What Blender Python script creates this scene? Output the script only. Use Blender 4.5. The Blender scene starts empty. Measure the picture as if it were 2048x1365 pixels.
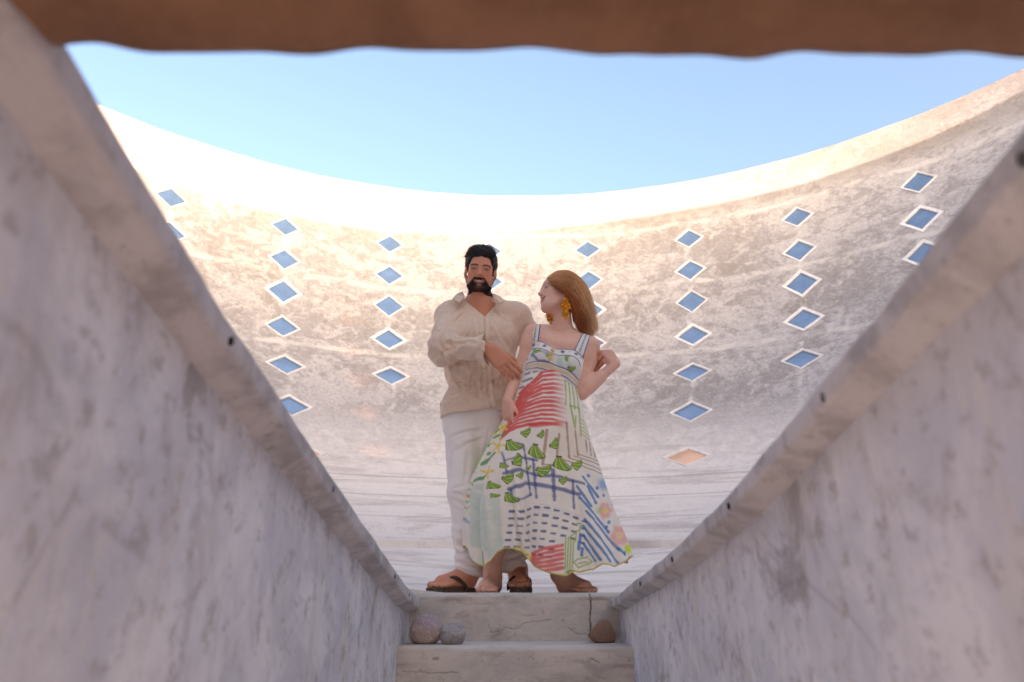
import bpy, bmesh, math, random
import numpy as np
from mathutils import Vector, Matrix
rng = np.random.default_rng(7)
random.seed(7)
R = math.radians
scene = bpy.context.scene
COL = scene.collection

# ------------------------------------------------------------------ camera
PITCH = R(20.05)
CAMZ = -0.03
cam_d = bpy.data.cameras.new('camera')
cam = bpy.data.objects.new('camera', cam_d)
COL.objects.link(cam)
cam.location = (0, 0, CAMZ)
cam.rotation_euler = (math.pi / 2 + PITCH, 0, 0)
cam_d.sensor_width = 36.0
cam_d.lens = 1420.0 / 2048.0 * 36.0
cam_d.clip_start = 0.01
cam_d.clip_end = 3000
cam_d.dof.use_dof = True
cam_d.dof.focus_distance = 3.62
cam_d.dof.aperture_fstop = 2.9
scene.camera = cam

# ------------------------------------------------------------------ sky, sun, exposure
SUN_EL = R(6.3)
ANTI = R(-28.6)                       # the way the sunlight travels, measured from +Y towards +X
world = bpy.data.worlds.new('World')
scene.world = world
world.use_nodes = True
wnt = world.node_tree
sky = wnt.nodes.new('ShaderNodeTexSky')
sky.sky_type = 'NISHITA'
sky.sun_disc = False
sky.sun_elevation = SUN_EL
sky.sun_rotation = ANTI + math.pi     # sun stands behind the camera
sky.altitude = 0
sky.air_density = 0.55
sky.dust_density = 7.5
sky.ozone_density = 0.5
bg = wnt.nodes['Background']
bg.inputs['Strength'].default_value = 0.13
wnt.links.new(sky.outputs['Color'], bg.inputs['Color'])
sun_d = bpy.data.lights.new('sun', 'SUN')
sun_d.energy = 2.0
sun_d.angle = R(0.55)
sun_d.color = (1.0, 0.80, 0.69)
sun = bpy.data.objects.new('sun', sun_d)
COL.objects.link(sun)
sdir = Vector((math.sin(ANTI) * math.cos(SUN_EL), math.cos(ANTI) * math.cos(SUN_EL), -math.sin(SUN_EL)))
sun.rotation_euler = sdir.to_track_quat('-Z', 'Y').to_euler()
sun.location = (10, -20, 20)
scene.view_settings.view_transform = 'Standard'
scene.view_settings.look = 'None'
scene.view_settings.gamma = 1.0
scene.view_settings.exposure = 3.1
scene.render.engine = 'CYCLES'
scene.cycles.max_bounces = 10
scene.cycles.diffuse_bounces = 5
scene.cycles.transparent_max_bounces = 12
scene.cycles.use_denoising = True
scene.cycles.sample_clamp_indirect = 6.0

# ------------------------------------------------------------------ helpers
def at(px, py, Y):
    """point of the place that the photograph shows at (px, py), standing at depth Y"""
    x = px - 1024.0
    v = 682.5 - py
    fy = 1420 * math.cos(PITCH) - v * math.sin(PITCH)
    fz = 1420 * math.sin(PITCH) + v * math.cos(PITCH)
    s = Y / fy
    return np.array([x * s, Y, fz * s + CAMZ])

def tag(o, label=None, cat=None, group=None, kind=None):
    if label: o['label'] = label
    if cat: o['category'] = cat
    if group: o['group'] = group
    if kind: o['kind'] = kind
    return o

def empty(name, loc=(0, 0, 0), parent=None):
    o = bpy.data.objects.new(name, None)
    o.empty_display_size = 0.1
    COL.objects.link(o)
    o.location = loc
    if parent: o.parent = parent
    return o

def link(name, me, mat=None, parent=None, smooth=True):
    o = bpy.data.objects.new(name, me)
    COL.objects.link(o)
    if mat is not None and len(me.materials) == 0: me.materials.append(mat)
    if smooth and len(me.polygons): me.polygons.foreach_set('use_smooth', [True] * len(me.polygons))
    if parent:
        o.parent = parent
        o.matrix_parent_inverse = Matrix.Translation(parent.location).inverted()
    return o

def mesh_np(name, V, F, mat=None, parent=None, smooth=True, colors=None):
    """V (n,3), F (m,4) or (m,3) int arrays"""
    me = bpy.data.meshes.new(name)
    V = np.asarray(V, dtype=np.float32); F = np.asarray(F, dtype=np.int32)
    k = F.shape[1]
    me.vertices.add(len(V)); me.vertices.foreach_set('co', V.ravel())
    me.loops.add(F.size); me.loops.foreach_set('vertex_index', F.ravel())
    me.polygons.add(len(F))
    me.polygons.foreach_set('loop_start', np.arange(len(F), dtype=np.int32) * k)
    me.update(calc_edges=True)
    me.validate()
    if colors is not None:
        for nm, c in colors.items():
            a = me.color_attributes.new(nm, 'FLOAT_COLOR', 'POINT')
            c = np.asarray(c, dtype=np.float32)
            if c.shape[1] == 3: c = np.hstack([c, np.ones((len(c), 1), np.float32)])
            a.data.foreach_set('color', c.ravel())
    return link(name, me, mat, parent, smooth)

def grid_faces(nu, nv, close_u=False, flip=False):
    """vertex index = i*nv + j ; i<nu, j<nv"""
    i = np.arange(nu if close_u else nu - 1); j = np.arange(nv - 1)
    I, J = np.meshgrid(i, j, indexing='ij')
    I2 = (I + 1) % nu
    f = np.stack([I * nv + J, I2 * nv + J, I2 * nv + J + 1, I * nv + J + 1], -1).reshape(-1, 4)
    return f[:, ::-1] if flip else f

def _hash(ix, iy, iz, seed):
    h = (ix.astype(np.int64) * 374761393 + iy.astype(np.int64) * 668265263 + iz.astype(np.int64) * 2147483647 + seed * 1274126177) & 0xffffffff
    h = ((h ^ (h >> 13)) * 1274126177) & 0xffffffff
    h = (h ^ (h >> 16)) & 0xffffff
    return h.astype(np.float32) / float(0xffffff)

def vnoise(P, scale=1.0, seed=0, octaves=1, gain=0.5):
    """smooth value noise in -1..1 ; P (n,3)"""
    P = np.asarray(P, dtype=np.float64) * scale
    tot = 0; amp = 1.0; s = 0
    for o in range(octaves):
        q = P * (2 ** o) + 13.7 * o
        i = np.floor(q); f = q - i; f = f * f * (3 - 2 * f)
        i = i.astype(np.int64)
        r = 0
        for a in (0, 1):
            for b in (0, 1):
                for c in (0, 1):
                    w = (f[:, 0] if a else 1 - f[:, 0]) * (f[:, 1] if b else 1 - f[:, 1]) * (f[:, 2] if c else 1 - f[:, 2])
                    r = r + w * _hash(i[:, 0] + a, i[:, 1] + b, i[:, 2] + c, seed + o)
        tot = tot + amp * (r * 2 - 1); s += amp; amp *= gain
    return tot / s

def smooth01(x, a, b):
    t = np.clip((x - a) / (b - a), 0, 1)
    return t * t * (3 - 2 * t)

class Mat:
    def __init__(self, name):
        self.m = bpy.data.materials.new(name)
        self.m.use_nodes = True
        self.nt = self.m.node_tree
        self.bsdf = self.nt.nodes['Principled BSDF']
        self.out = self.nt.nodes['Material Output']
    def n(self, typ, props=None, **inp):
        nd = self.nt.nodes.new('ShaderNode' + typ)
        for k, v in (props or {}).items(): setattr(nd, k, v)
        for k, v in inp.items(): self.set(nd, k.replace('_', ' '), v)
        return nd
    def set(self, nd, key, v):
        s = nd.inputs[key]
        if isinstance(v, bpy.types.NodeSocket): self.nt.links.new(v, s)
        elif isinstance(v, bpy.types.Node): self.nt.links.new(v.outputs[0], s)
        else:
            if hasattr(s.default_value, '__len__') and len(s.default_value) == 4 and len(v) == 3: v = (*v, 1)
            s.default_value = v
    def math(self, op, a, b=0.0, c=None, clamp=False):
        nd = self.nt.nodes.new('ShaderNodeMath'); nd.operation = op; nd.use_clamp = clamp
        self.set(nd, 0, a); self.set(nd, 1, b)
        if c is not None: self.set(nd, 2, c)
        return nd.outputs[0]
    def mix(self, fac, a, b, blend='MIX'):
        nd = self.nt.nodes.new('ShaderNodeMix'); nd.data_type = 'RGBA'; nd.blend_type = blend
        self.set(nd, 0, fac); self.set(nd, 6, a); self.set(nd, 7, b)
        return nd.outputs[2]
    def ramp(self, fac, a, b, lo=0.0, hi=1.0):
        nd = self.nt.nodes.new('ShaderNodeMapRange'); nd.interpolation_type = 'SMOOTHSTEP'
        self.set(nd, 0, fac)
        for i, v in ((1, a), (2, b), (3, lo), (4, hi)): self.set(nd, i, v)
        return nd.outputs[0]
    def obj(self):
        return self.n('TexCoord').outputs['Object']
    def scale(self, vec, s):
        nd = self.n('Mapping'); self.set(nd, 'Vector', vec); self.set(nd, 'Scale', s if hasattr(s, '__len__') else (s, s, s))
        return nd.outputs[0]
    def noise(self, vec, scale, detail=6, rough=0.6, dist=0.0, lac=2.0):
        nd = self.n('TexNoise', Vector=vec, Scale=scale, Detail=detail, Roughness=rough, Distortion=dist, Lacunarity=lac)
        return nd.outputs['Fac']
    def attr(self, name):
        return self.n('Attribute', dict(attribute_name=name)).outputs['Color']
    def finish(self, color, rough=0.9, bump=None, bstr=0.3, bdist=0.01, spec=0.3):
        self.set(self.bsdf, 'Base Color', color)
        self.set(self.bsdf, 'Roughness', rough)
        self.set(self.bsdf, 'Specular IOR Level', spec)
        if bump is not None:
            b = self.n('Bump', Strength=bstr, Distance=bdist, Height=bump)
            self.set(self.bsdf, 'Normal', b)
        return self.m

# ------------------------------------------------------------------ materials of the place
AX = (0.18, 3.43)                       # axis of the bowl
NCOL = 32
PHI0 = R(7.8)
DPHI = 2 * math.pi / NCOL
ROW_R = [12.56, 11.93, 11.45, 10.87, 9.76, 8.66, 7.24]
ROW_Z = [8.19, 7.07, 6.09, 5.08, 3.97, 2.94, 1.92]

def bowl_material():
    m = Mat('weathered_bowl_plaster')
    co = m.obj()
    sp = m.n('SeparateXYZ', Vector=co)
    x, y, z = sp.outputs
    th = m.math('ARCTAN2', x, y)
    arc = m.math('MULTIPLY', th, 12.0)
    rr = m.math('SQRT', m.math('ADD', m.math('MULTIPLY', x, x), m.math('MULTIPLY', y, y)))
    cyl = m.n('CombineXYZ', X=arc, Y=z, Z=rr).outputs[0]
    big = m.noise(cyl, 0.45, 4, 0.6, 0.6)
    mid = m.noise(cyl, 2.8, 7, 0.74, 0.7)
    fine = m.noise(cyl, 13.0, 4, 0.72)
    streak = m.noise(m.scale(cyl, (1.7, 0.15, 0.3)), 1.6, 6, 0.72, 0.5)
    flat = m.noise(m.scale(cyl, (0.30, 3.4, 1.6)), 1.0, 8, 0.76, 0.8)
    # scaling limewash over grey render: pale flakes, grey where it has gone
    cover = m.math('ADD', mid, m.math('ADD', m.math('MULTIPLY', m.math('SUBTRACT', big, 0.5), 0.55), m.math('MULTIPLY', m.math('SUBTRACT', streak, 0.5), 0.30)))
    cover = m.math('ADD', cover, m.math('MULTIPLY', m.math('SUBTRACT', fine, 0.5), 0.10))
    flake = m.ramp(cover, 0.41, 0.60)
    flake = m.math('MAXIMUM', flake, m.ramp(z, 3.4, 2.4, 0.0, 0.8))
    grey = m.mix(m.ramp(fine, 0.3, 0.7), (0.29, 0.26, 0.258), (0.385, 0.35, 0.345))
    grey = m.mix(m.ramp(streak, 0.45, 0.62, 0.0, 0.6), grey, (0.26, 0.22, 0.195))
    tint = m.mix(m.ramp(fine, 0.35, 0.65), (0.43, 0.39, 0.388), (0.53, 0.485, 0.48))
    c = m.mix(flake, grey, tint)
    scr = m.noise(m.scale(cyl, (1.0, 0.6, 1.0)), 6.0, 6, 0.8, 1.5)
    c = m.mix(m.ramp(scr, 0.575, 0.64, 0.0, 0.55), c, (0.60, 0.545, 0.515))
    # pale foot with thin level grey marks
    pale = m.mix(m.ramp(flat, 0.47, 0.62), (0.83, 0.745, 0.69), (0.66, 0.575, 0.525))
    pale = m.mix(m.ramp(scr, 0.56, 0.63, 0.0, 0.4), pale, (0.54, 0.47, 0.43))
    pale = m.mix(m.ramp(m.math('ADD', m.math('MULTIPLY', flat, 0.5), m.math('MULTIPLY', fine, 0.5)), 0.56, 0.64, 0.0, 0.5), pale, (0.46, 0.41, 0.38))
    foot = m.ramp(m.math('ADD', z, m.math('MULTIPLY', m.math('SUBTRACT', mid, 0.5), 2.4)), 1.3, 3.3, 1.0, 0.0)
    c = m.mix(foot, c, pale)
    # dark run marks
    dark = m.math('MULTIPLY', m.ramp(m.math('ADD', m.math('MULTIPLY', streak, 0.6), m.math('MULTIPLY', mid, 0.4)), 0.585, 0.65), m.ramp(z, 2.6, 4.0))
    c = m.mix(m.math('MULTIPLY', dark, 0.5), c, (0.32, 0.27, 0.235))
    c = m.mix(m.math('MULTIPLY', m.ramp(z, 8.7, 9.5), m.ramp(m.math('ADD', m.math('MULTIPLY', mid, 0.6), m.math('MULTIPLY', fine, 0.4)), 0.42, 0.60, 0.2, 0.9)), c, (0.24, 0.19, 0.155))  # rim stain, darkened further to keep the sunlit band from clipping
    # hairline veins
    wv = m.n('VectorMath', dict(operation='ADD'))
    m.set(wv, 0, cyl); m.set(wv, 1, m.n('TexNoise', Vector=cyl, Scale=1.2, Detail=5).outputs['Color'])
    vor = m.n('TexVoronoi', dict(feature='DISTANCE_TO_EDGE'), Vector=wv.outputs[0], Scale=0.42)
    vein = m.math('MULTIPLY', m.ramp(vor.outputs['Distance'], 0.0, 0.010, 1.0, 0.0), m.math('MULTIPLY', m.ramp(mid, 0.45, 0.6), m.ramp(z, 1.0, 4.5, 0.25, 1.0)))
    c = m.mix(m.math('MULTIPLY', vein, 0.45), c, (0.26, 0.22, 0.19))
    # plaster repairs along the pour seams
    wob = m.math('MULTIPLY', m.math('SUBTRACT', m.noise(cyl, 0.5, 4), 0.5), 0.55)
    seam = None
    for zs in (8.75, 6.62, 4.62):
        d = m.math('ABSOLUTE', m.math('SUBTRACT', m.math('ADD', z, wob), zs))
        s = m.ramp(m.math('ADD', d, m.math('MULTIPLY', m.math('SUBTRACT', mid, 0.5), 0.22)), 0.03, 0.10, 1.0, 0.0)
        seam = s if seam is None else m.math('MAXIMUM', seam, s)
    # and up and down the columns of windows
    k = m.math('DIVIDE', m.math('SUBTRACT', th, PHI0), DPHI)
    kf = m.math('ABSOLUTE', m.math('SUBTRACT', m.math('SUBTRACT', k, m.math('FLOOR', m.math('ADD', k, 0.5))), m.math('MULTIPLY', m.math('SUBTRACT', m.noise(cyl, 0.9, 3), 0.5), 0.22)))
    s = m.math('MULTIPLY', m.ramp(kf, 0.012, 0.035, 1.0, 0.0), m.ramp(z, 2.2, 3.2))
    s = m.math('MULTIPLY', s, m.ramp(z, 9.0, 8.0))
    s = m.math('MULTIPLY', s, m.ramp(mid, 0.40, 0.5))
    seam = m.math('MAXIMUM', seam, m.math('MULTIPLY', s, 0.9))
    c = m.mix(m.math('MULTIPLY', m.math('MULTIPLY', seam, m.ramp(m.noise(cyl, 1.7, 4, 0.7), 0.40, 0.58, 0.15, 1.0)), 0.75), c, (0.64, 0.585, 0.55))
    # thin ring joints low down
    ring = None
    for r0 in (4.42, 5.62, 6.5):
        d = m.math('ABSOLUTE', m.math('SUBTRACT', m.math('ADD', rr, m.math('MULTIPLY', m.math('SUBTRACT', fine, 0.5), 0.05)), r0))
        s = m.ramp(d, 0.008, 0.035, 1.0, 0.0)
        ring = s if ring is None else m.math('MAXIMUM', ring, s)
    c = m.mix(m.math('MULTIPLY', ring, 0.5), c, (0.30, 0.26, 0.24))
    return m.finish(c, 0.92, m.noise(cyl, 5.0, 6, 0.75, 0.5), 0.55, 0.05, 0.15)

def floor_material():
    m = Mat('pale_trowelled_floor')
    co = m.obj()
    n1 = m.noise(m.scale(co, (0.6, 1.6, 1)), 1.4, 9, 0.7, 0.7)
    n2 = m.noise(co, 8, 8, 0.72)
    c = m.mix(m.ramp(n1, 0.45, 0.62), (0.80, 0.725, 0.67), (0.58, 0.505, 0.46))
    c = m.mix(m.ramp(n2, 0.5, 0.75), c, (0.64, 0.58, 0.54))
    return m.finish(c, 0.9, m.math('ADD', n1, m.math('MULTIPLY', n2, 0.3)), 0.5, 0.02, 0.15)

def stairwall_material():
    m = Mat('stained_grey_stucco')
    co = m.obj()
    warp = m.n('VectorMath', dict(operation='ADD'))
    m.set(warp, 0, co)
    wn = m.n('VectorMath', dict(operation='SCALE')); m.set(wn, 0, m.n('TexNoise', Vector=co, Scale=3.0, Detail=5).outputs['Color']); m.set(wn, 'Scale', 0.12)
    m.set(warp, 1, wn.outputs[0])
    n1 = m.noise(warp.outputs[0], 4.2, 8, 0.66, 0.4)
    n2 = m.noise(co, 22, 9, 0.7)
    n3 = m.noise(m.scale(co, (1, 1, 0.22)), 7.0, 8, 0.68, 0.3)
    c = m.mix(m.ramp(n1, 0.38, 0.62), (0.83, 0.82, 0.86), (0.64, 0.645, 0.71))
    c = m.mix(m.ramp(n3, 0.5, 0.70), c, (0.66, 0.64, 0.66))
    c = m.mix(m.ramp(m.math('ADD', m.math('MULTIPLY', n1, 0.5), m.math('MULTIPLY', n3, 0.5)), 0.55, 0.64, 0, 0.8), c, (0.78, 0.74, 0.72))
    c = m.mix(m.ramp(n2, 0.53, 0.64, 0, 0.55), c, (0.36, 0.33, 0.33))
    blot = m.noise(co, 2.6, 6, 0.7, 0.8)
    c = m.mix(m.ramp(blot, 0.57, 0.66, 0, 0.6), c, (0.27, 0.245, 0.25))
    vor = m.n('TexVoronoi', dict(feature='DISTANCE_TO_EDGE'), Vector=warp.outputs[0], Scale=2.3)
    crack = m.math('MULTIPLY', m.ramp(vor.outputs['Distance'], 0.0, 0.016, 1.0, 0.0), m.ramp(n1, 0.47, 0.58))
    c = m.mix(m.math('MULTIPLY', crack, 0.28), c, (0.20, 0.175, 0.165))
    smear = m.noise(m.scale(co, (1, 1, 0.5)), 13.0, 7, 0.72, 0.6)
    c = m.mix(m.ramp(smear, 0.52, 0.66, 0, 0.45), c, (0.42, 0.385, 0.385))
    c = m.mix(m.ramp(smear, 0.46, 0.36, 0, 0.35), c, (0.78, 0.75, 0.76))
    return m.finish(c, 0.88, m.noise(co, 9.0, 6, 0.7), 0.5, 0.012, 0.2)

def coping_material():
    m = Mat('smoothed_cement_coping')
    co = m.obj()
    n1 = m.noise(co, 9, 8, 0.68, 0.5)
    n2 = m.noise(co, 40, 8, 0.7)
    c = m.mix(m.ramp(n1, 0.4, 0.62), (0.64, 0.61, 0.62), (0.43, 0.41, 0.42))
    c = m.mix(m.ramp(n2, 0.55, 0.72, 0, 0.6), c, (0.20, 0.18, 0.17))
    return m.finish(c, 0.85, m.math('ADD', n1, m.math('MULTIPLY', n2, 0.4)), 0.45, 0.008, 0.2)

def lintel_material():
    m = Mat('terracotta_brown_render')
    co = m.obj()
    n1 = m.noise(co, 6, 8, 0.65, 0.4)
    n2 = m.noise(co, 45, 7, 0.7)
    c = m.mix(m.ramp(n1, 0.35, 0.65), (0.35, 0.19, 0.118), (0.25, 0.135, 0.083))
    c = m.mix(m.ramp(n2, 0.5, 0.75, 0, 0.5), c, (0.39, 0.24, 0.165))
    return m.finish(c, 0.9, m.math('ADD', n1, m.math('MULTIPLY', n2, 0.4)), 0.5, 0.01, 0.15)

def step_material():
    m = Mat('worn_cement_step')
    co = m.obj()
    n1 = m.noise(m.scale(co, (0.7, 1, 1.5)), 6, 9, 0.7, 0.8)
    n2 = m.noise(co, 32, 9, 0.74)
    n3 = m.noise(co, 2.2, 5, 0.6, 0.6)
    c = m.mix(m.ramp(n1, 0.40, 0.62), (0.60, 0.55, 0.51), (0.48, 0.445, 0.42))
    c = m.mix(m.ramp(n3, 0.52, 0.66, 0, 0.6), c, (0.62, 0.53, 0.47))
    c = m.mix(m.ramp(n2, 0.56, 0.70, 0, 0.7), c, (0.26, 0.23, 0.21))
    n4 = m.noise(m.scale(co, (0.5, 1, 1.6)), 11, 7, 0.75, 1.2)
    c = m.mix(m.ramp(n4, 0.53, 0.64, 0, 0.6), c, (0.36, 0.315, 0.285))
    sep = m.n('SeparateColor'); m.set(sep, 0, m.attr('wear'))
    c = m.mix(sep.outputs[0], c, (0.10, 0.08, 0.07))
    c = m.mix(sep.outputs[1], c, (0.55, 0.51, 0.47))
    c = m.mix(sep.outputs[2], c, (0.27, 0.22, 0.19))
    return m.finish(c, 0.88, m.math('ADD', n1, m.math('MULTIPLY', n2, 0.4)), 0.45, 0.008, 0.2)

def plain_material(name, color, rough=0.8, spec=0.3, nscale=30.0, var=0.25, bstr=0.2, bdist=0.003):
    m = Mat(name)
    co = m.obj()
    n = m.noise(co, nscale, 6, 0.65)
    d = tuple(v * (1 - var) for v in color)
    b = tuple(min(1, v * (1 + var)) for v in color)
    c = m.mix(m.ramp(n, 0.3, 0.7), d, b)
    return m.finish(c, rough, n, bstr, bdist, spec)

def pane_material(name, tint, gloss=0.06, matte=None, part=0.6):
    m = Mat(name)
    co = m.obj()
    n = m.noise(co, 3.0, 5, 0.6)
    c = m.mix(m.ramp(n, 0.3, 0.7), tuple(v * 0.9 for v in tint), tuple(min(1, v * 1.1) for v in tint))
    tr = m.n('BsdfTransparent', Color=c)
    gl = m.n('BsdfGlossy', Color=(0.9, 0.9, 0.9), Roughness=0.12)
    mx = m.n('MixShader')
    m.set(mx, 0, gloss); m.set(mx, 1, tr.outputs[0]); m.set(mx, 2, gl.outputs[0])
    last = mx
    if matte:
        df = m.n('BsdfDiffuse', Color=m.mix(m.ramp(n, 0.3, 0.7), tuple(v * 0.88 for v in matte), tuple(v * 1.12 for v in matte)))
        last = m.n('MixShader'); m.set(last, 0, part); m.set(last, 1, mx.outputs[0]); m.set(last, 2, df.outputs[0])
    m.nt.nodes.remove(m.bsdf)
    m.nt.links.new(last.outputs[0], m.out.inputs['Surface'])
    return m.m

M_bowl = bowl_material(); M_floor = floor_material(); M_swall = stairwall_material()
M_cop = coping_material(); M_lint = lintel_material(); M_step = step_material()
M_frame = plain_material('white_plaster_trim', (0.80, 0.75, 0.71), 0.9, 0.15, 14, 0.12, 0.4, 0.01)
M_blue = pane_material('blue_glass', (0.30, 0.27, 0.32), matte=(0.17, 0.265, 0.42), part=0.6)
M_orange = pane_material('orange_glass', (0.68, 0.42, 0.31), matte=(0.78, 0.46, 0.32), part=0.8)
M_amber = pane_material('amber_glass', (0.09, 0.05, 0.027))
def fill_glass_material():
    m = Mat('fill_light_glass')
    n = m.noise(m.obj(), 6, 4, 0.6)
    t = m.n('BsdfTranslucent', Color=m.mix(m.ramp(n, 0.3, 0.7), (0.82, 0.76, 0.66), (0.92, 0.88, 0.80)))
    m.nt.nodes.remove(m.bsdf); m.nt.links.new(t.outputs[0], m.out.inputs['Surface'])
    return m.m
M_fill_glass = fill_glass_material()  # diffusing panes for the unseen near wall, added to light the couple's fronts
M_earth = plain_material('dry_earth', (0.28, 0.20, 0.13), 0.95, 0.1, 0.4, 0.3, 0.4, 0.2)
M_dark = plain_material('dark_hole', (0.03, 0.025, 0.02), 0.9, 0.1)

# ------------------------------------------------------------------ ground outside
g = 1500.0
gnd = mesh_np('ground', [(-g, -g, -3.2), (g, -g, -3.2), (g, g, -3.2), (-g, g, -3.2)], [(0, 1, 2, 3)], M_earth, smooth=False)
tag(gnd, kind='structure')

# ------------------------------------------------------------------ bowl: profile by arc length
_pr = np.array([3.2, 4.0, 5.5] + ROW_R[::-1] + [13.5])
_pz = np.array([0.465, 0.68, 1.13] + ROW_Z[::-1] + [10.37])
def _spline(t, xs, ys):
    # natural-ish cubic through points (Catmull-Rom on non uniform knots, via hermite)
    mm = np.gradient(ys, xs)
    i = np.clip(np.searchsorted(xs, t) - 1, 0, len(xs) - 2)
    h = xs[i + 1] - xs[i]; u = (t - xs[i]) / h
    h00 = 2 * u**3 - 3 * u**2 + 1; h10 = u**3 - 2 * u**2 + u; h01 = -2 * u**3 + 3 * u**2; h11 = u**3 - u**2
    return h00 * ys[i] + h10 * h * mm[i] + h01 * ys[i + 1] + h11 * h * mm[i + 1]
_s0 = np.concatenate([[0], np.cumsum(np.hypot(np.diff(_pr), np.diff(_pz)))])
# the measured points are a little uneven: smooth them
_t = np.linspace(0, _s0[-1], 400)
_rr = _spline(_t, _s0, _pr); _zz = _spline(_t, _s0, _pz)
for _ in range(120):
    _rr[1:-1] = (_rr[:-2] + _rr[1:-1] * 2 + _rr[2:]) / 4; _zz[1:-1] = (_zz[:-2] + _zz[1:-1] * 2 + _zz[2:]) / 4
def prof(s):
    r = np.interp(s, _t, _rr); z = np.interp(s, _t, _zz)
    r1 = np.interp(s + .05, _t, _rr); z1 = np.interp(s + .05, _t, _zz); r0 = np.interp(s - .05, _t, _rr); z0 = np.interp(s - .05, _t, _zz)
    dr, dz = r1 - r0, z1 - z0; L = np.hypot(dr, dz) + 1e-9
    return r, z, dz / L, -dr / L            # r, z, outward normal (nr, nz)
ROW_S = [float(v) for v in _s0[3:10][::-1]]   # row 0 = top row
S_END = float(_s0[-1])
_b = [ROW_S[0] + (ROW_S[0] - ROW_S[1]) / 2] + [(ROW_S[i] + ROW_S[i + 1]) / 2 for i in range(6)] + [ROW_S[6] - (ROW_S[5] - ROW_S[6]) / 2]
THICK = 0.06
DW, DH = 0.335, 0.375                       # half diagonals of a window

def has_window(row, col):
    return row < 5 or (col - 1) % 4 == 0

def bowl_points(phi, s, off):
    r, z, nr, nz = prof(s)
    r = r + nr * off; z = z + nz * off
    return np.stack([r * np.sin(phi), r * np.cos(phi), z], -1)

def build_bowl():
    Vs = []; Fs = []; n0 = 0
    SEG = 8; NT = 4 * SEG; K = 4
    # unit square boundary and unit diamond boundary, both starting at the right mid-side
    sq = []; di = []
    cs = [(1, 0), (0, 1), (-1, 0), (0, -1)]
    path = [(1, 0), (1, 1), (0, 1), (-1, 1), (-1, 0), (-1, -1), (0, -1), (1, -1), (1, 0)]
    h = SEG // 2
    for q in range(8):
        a, b = np.array(path[q], float), np.array(path[q + 1], float)
        for t in range(h): sq.append(a + (b - a) * t / h)
    for q in range(4):
        a, b = np.array(cs[q], float), np.array(cs[(q + 1) % 4], float)
        for t in range(SEG): di.append(a + (b - a) * t / SEG)
    sq = np.array(sq); di = np.array(di)
    for row in range(7):
        s_c = ROW_S[row]; up = _b[row] - s_c; dn = s_c - _b[row + 1]
        rc = prof(s_c)[0]
        for col in range(NCOL):
            pc = PHI0 + col * DPHI; hw_ = has_window(row, col)
            ph = []; ss = []
            for k in range(K + 1):
                f = (k / K) ** 1.3
                dd = di * [DW / rc, DH] * (1.0 if hw_ else 0.0)
                qq = sq * [DPHI / 2, 1.0]
                qq[:, 1] = np.where(sq[:, 1] > 0, sq[:, 1] * up, sq[:, 1] * dn)
                p = dd * (1 - f) + qq * f
                ph.append(pc + p[:, 0]); ss.append(s_c + p[:, 1])
            ph = np.array(ph); ss = np.array(ss)
            Vi = bowl_points(ph, ss, 0.0).reshape(-1, 3); Vo = bowl_points(ph, ss, THICK).reshape(-1, 3)
            V = np.vstack([Vi, Vo]); no = len(Vi)
            t = np.arange(NT); t2 = (t + 1) % NT
            F = []
            for k in range(K):
                F.append(np.stack([k * NT + t, (k + 1) * NT + t, (k + 1) * NT + t2, k * NT + t2], -1)[:, ::-1])
                F.append(np.stack([k * NT + t, (k + 1) * NT + t, (k + 1) * NT + t2, k * NT + t2], -1) + no)
            if hw_: F.append(np.stack([t, t2, t2 + no, t + no], -1)[:, ::-1])
            Vs.append(V); Fs.append(np.vstack(F) + n0); n0 += len(V)
    nth = NCOL * SEG
    ph = PHI0 - DPHI / 2 + np.arange(nth) * (2 * math.pi / nth)
    for sa, sb, nn in ((_b[0], S_END, 16), (0.0, _b[7], 24)):
        s = np.linspace(sa, sb, nn)
        PH, S = np.meshgrid(ph, s, indexing='ij')
        for off, fl in ((0.0, False), (THICK, True)):
            V = bowl_points(PH, S, off).reshape(-1, 3)
            if sb == S_END:
                w = smooth01(S.ravel(), S_END - 0.3, S_END)
                back = smooth01(np.abs((PH.ravel() + math.pi) % (2 * math.pi) - math.pi), R(75), R(120))
                V[:, 2] += smooth01(S.ravel(), S_END - 1.6, S_END) * 1.22 * back            # unseen back rim, raised to hold its shadow line on the far wall
                V[:, 2] += w * (0.035 * vnoise(V, 0.8, 3, 3) + 0.012 * vnoise(V, 5, 4, 2))
            Vs.append(V); Fs.append(grid_faces(nth, nn, True, fl) + n0)
            if sb == S_END and off == 0.0: top_in = n0 + np.arange(nth) * nn + nn - 1
            if sb == S_END and off > 0: top_out = n0 + np.arange(nth) * nn + nn - 1
            n0 += len(V)
    t = np.arange(nth); t2 = (t + 1) % nth
    Fs.append(np.stack([top_in[t], top_in[t2], top_out[t2], top_out[t]], -1))
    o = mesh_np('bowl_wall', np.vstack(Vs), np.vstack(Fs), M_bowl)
    bm = bmesh.new(); bm.from_mesh(o.data); bmesh.ops.remove_doubles(bm, verts=bm.verts, dist=1e-4); bmesh.ops.recalc_face_normals(bm, faces=bm.faces); bm.to_mesh(o.data); bm.free()
    o.data.set_sharp_from_angle(angle=R(40))
    o.location = (AX[0], AX[1], 0)
    return o
bowl = build_bowl()
nb = 96
ab = math.pi + R(9) + np.arange(nb) * (2 * math.pi - R(30)) / (nb - 1)      # rear gap at the stair entry, widened to let sun bounce in
vb = np.vstack([np.stack([3.6 * np.sin(ab), 3.6 * np.cos(ab), np.full(nb, z)], -1) for z in (0.50, -3.2)])
ib = np.arange(nb - 1); jb = ib + 1
base = mesh_np('base', vb, np.stack([ib, jb, jb + nb, ib + nb], -1), M_bowl); base.parent = bowl  # unseen drum, added to block low sun from the stairwell
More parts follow.
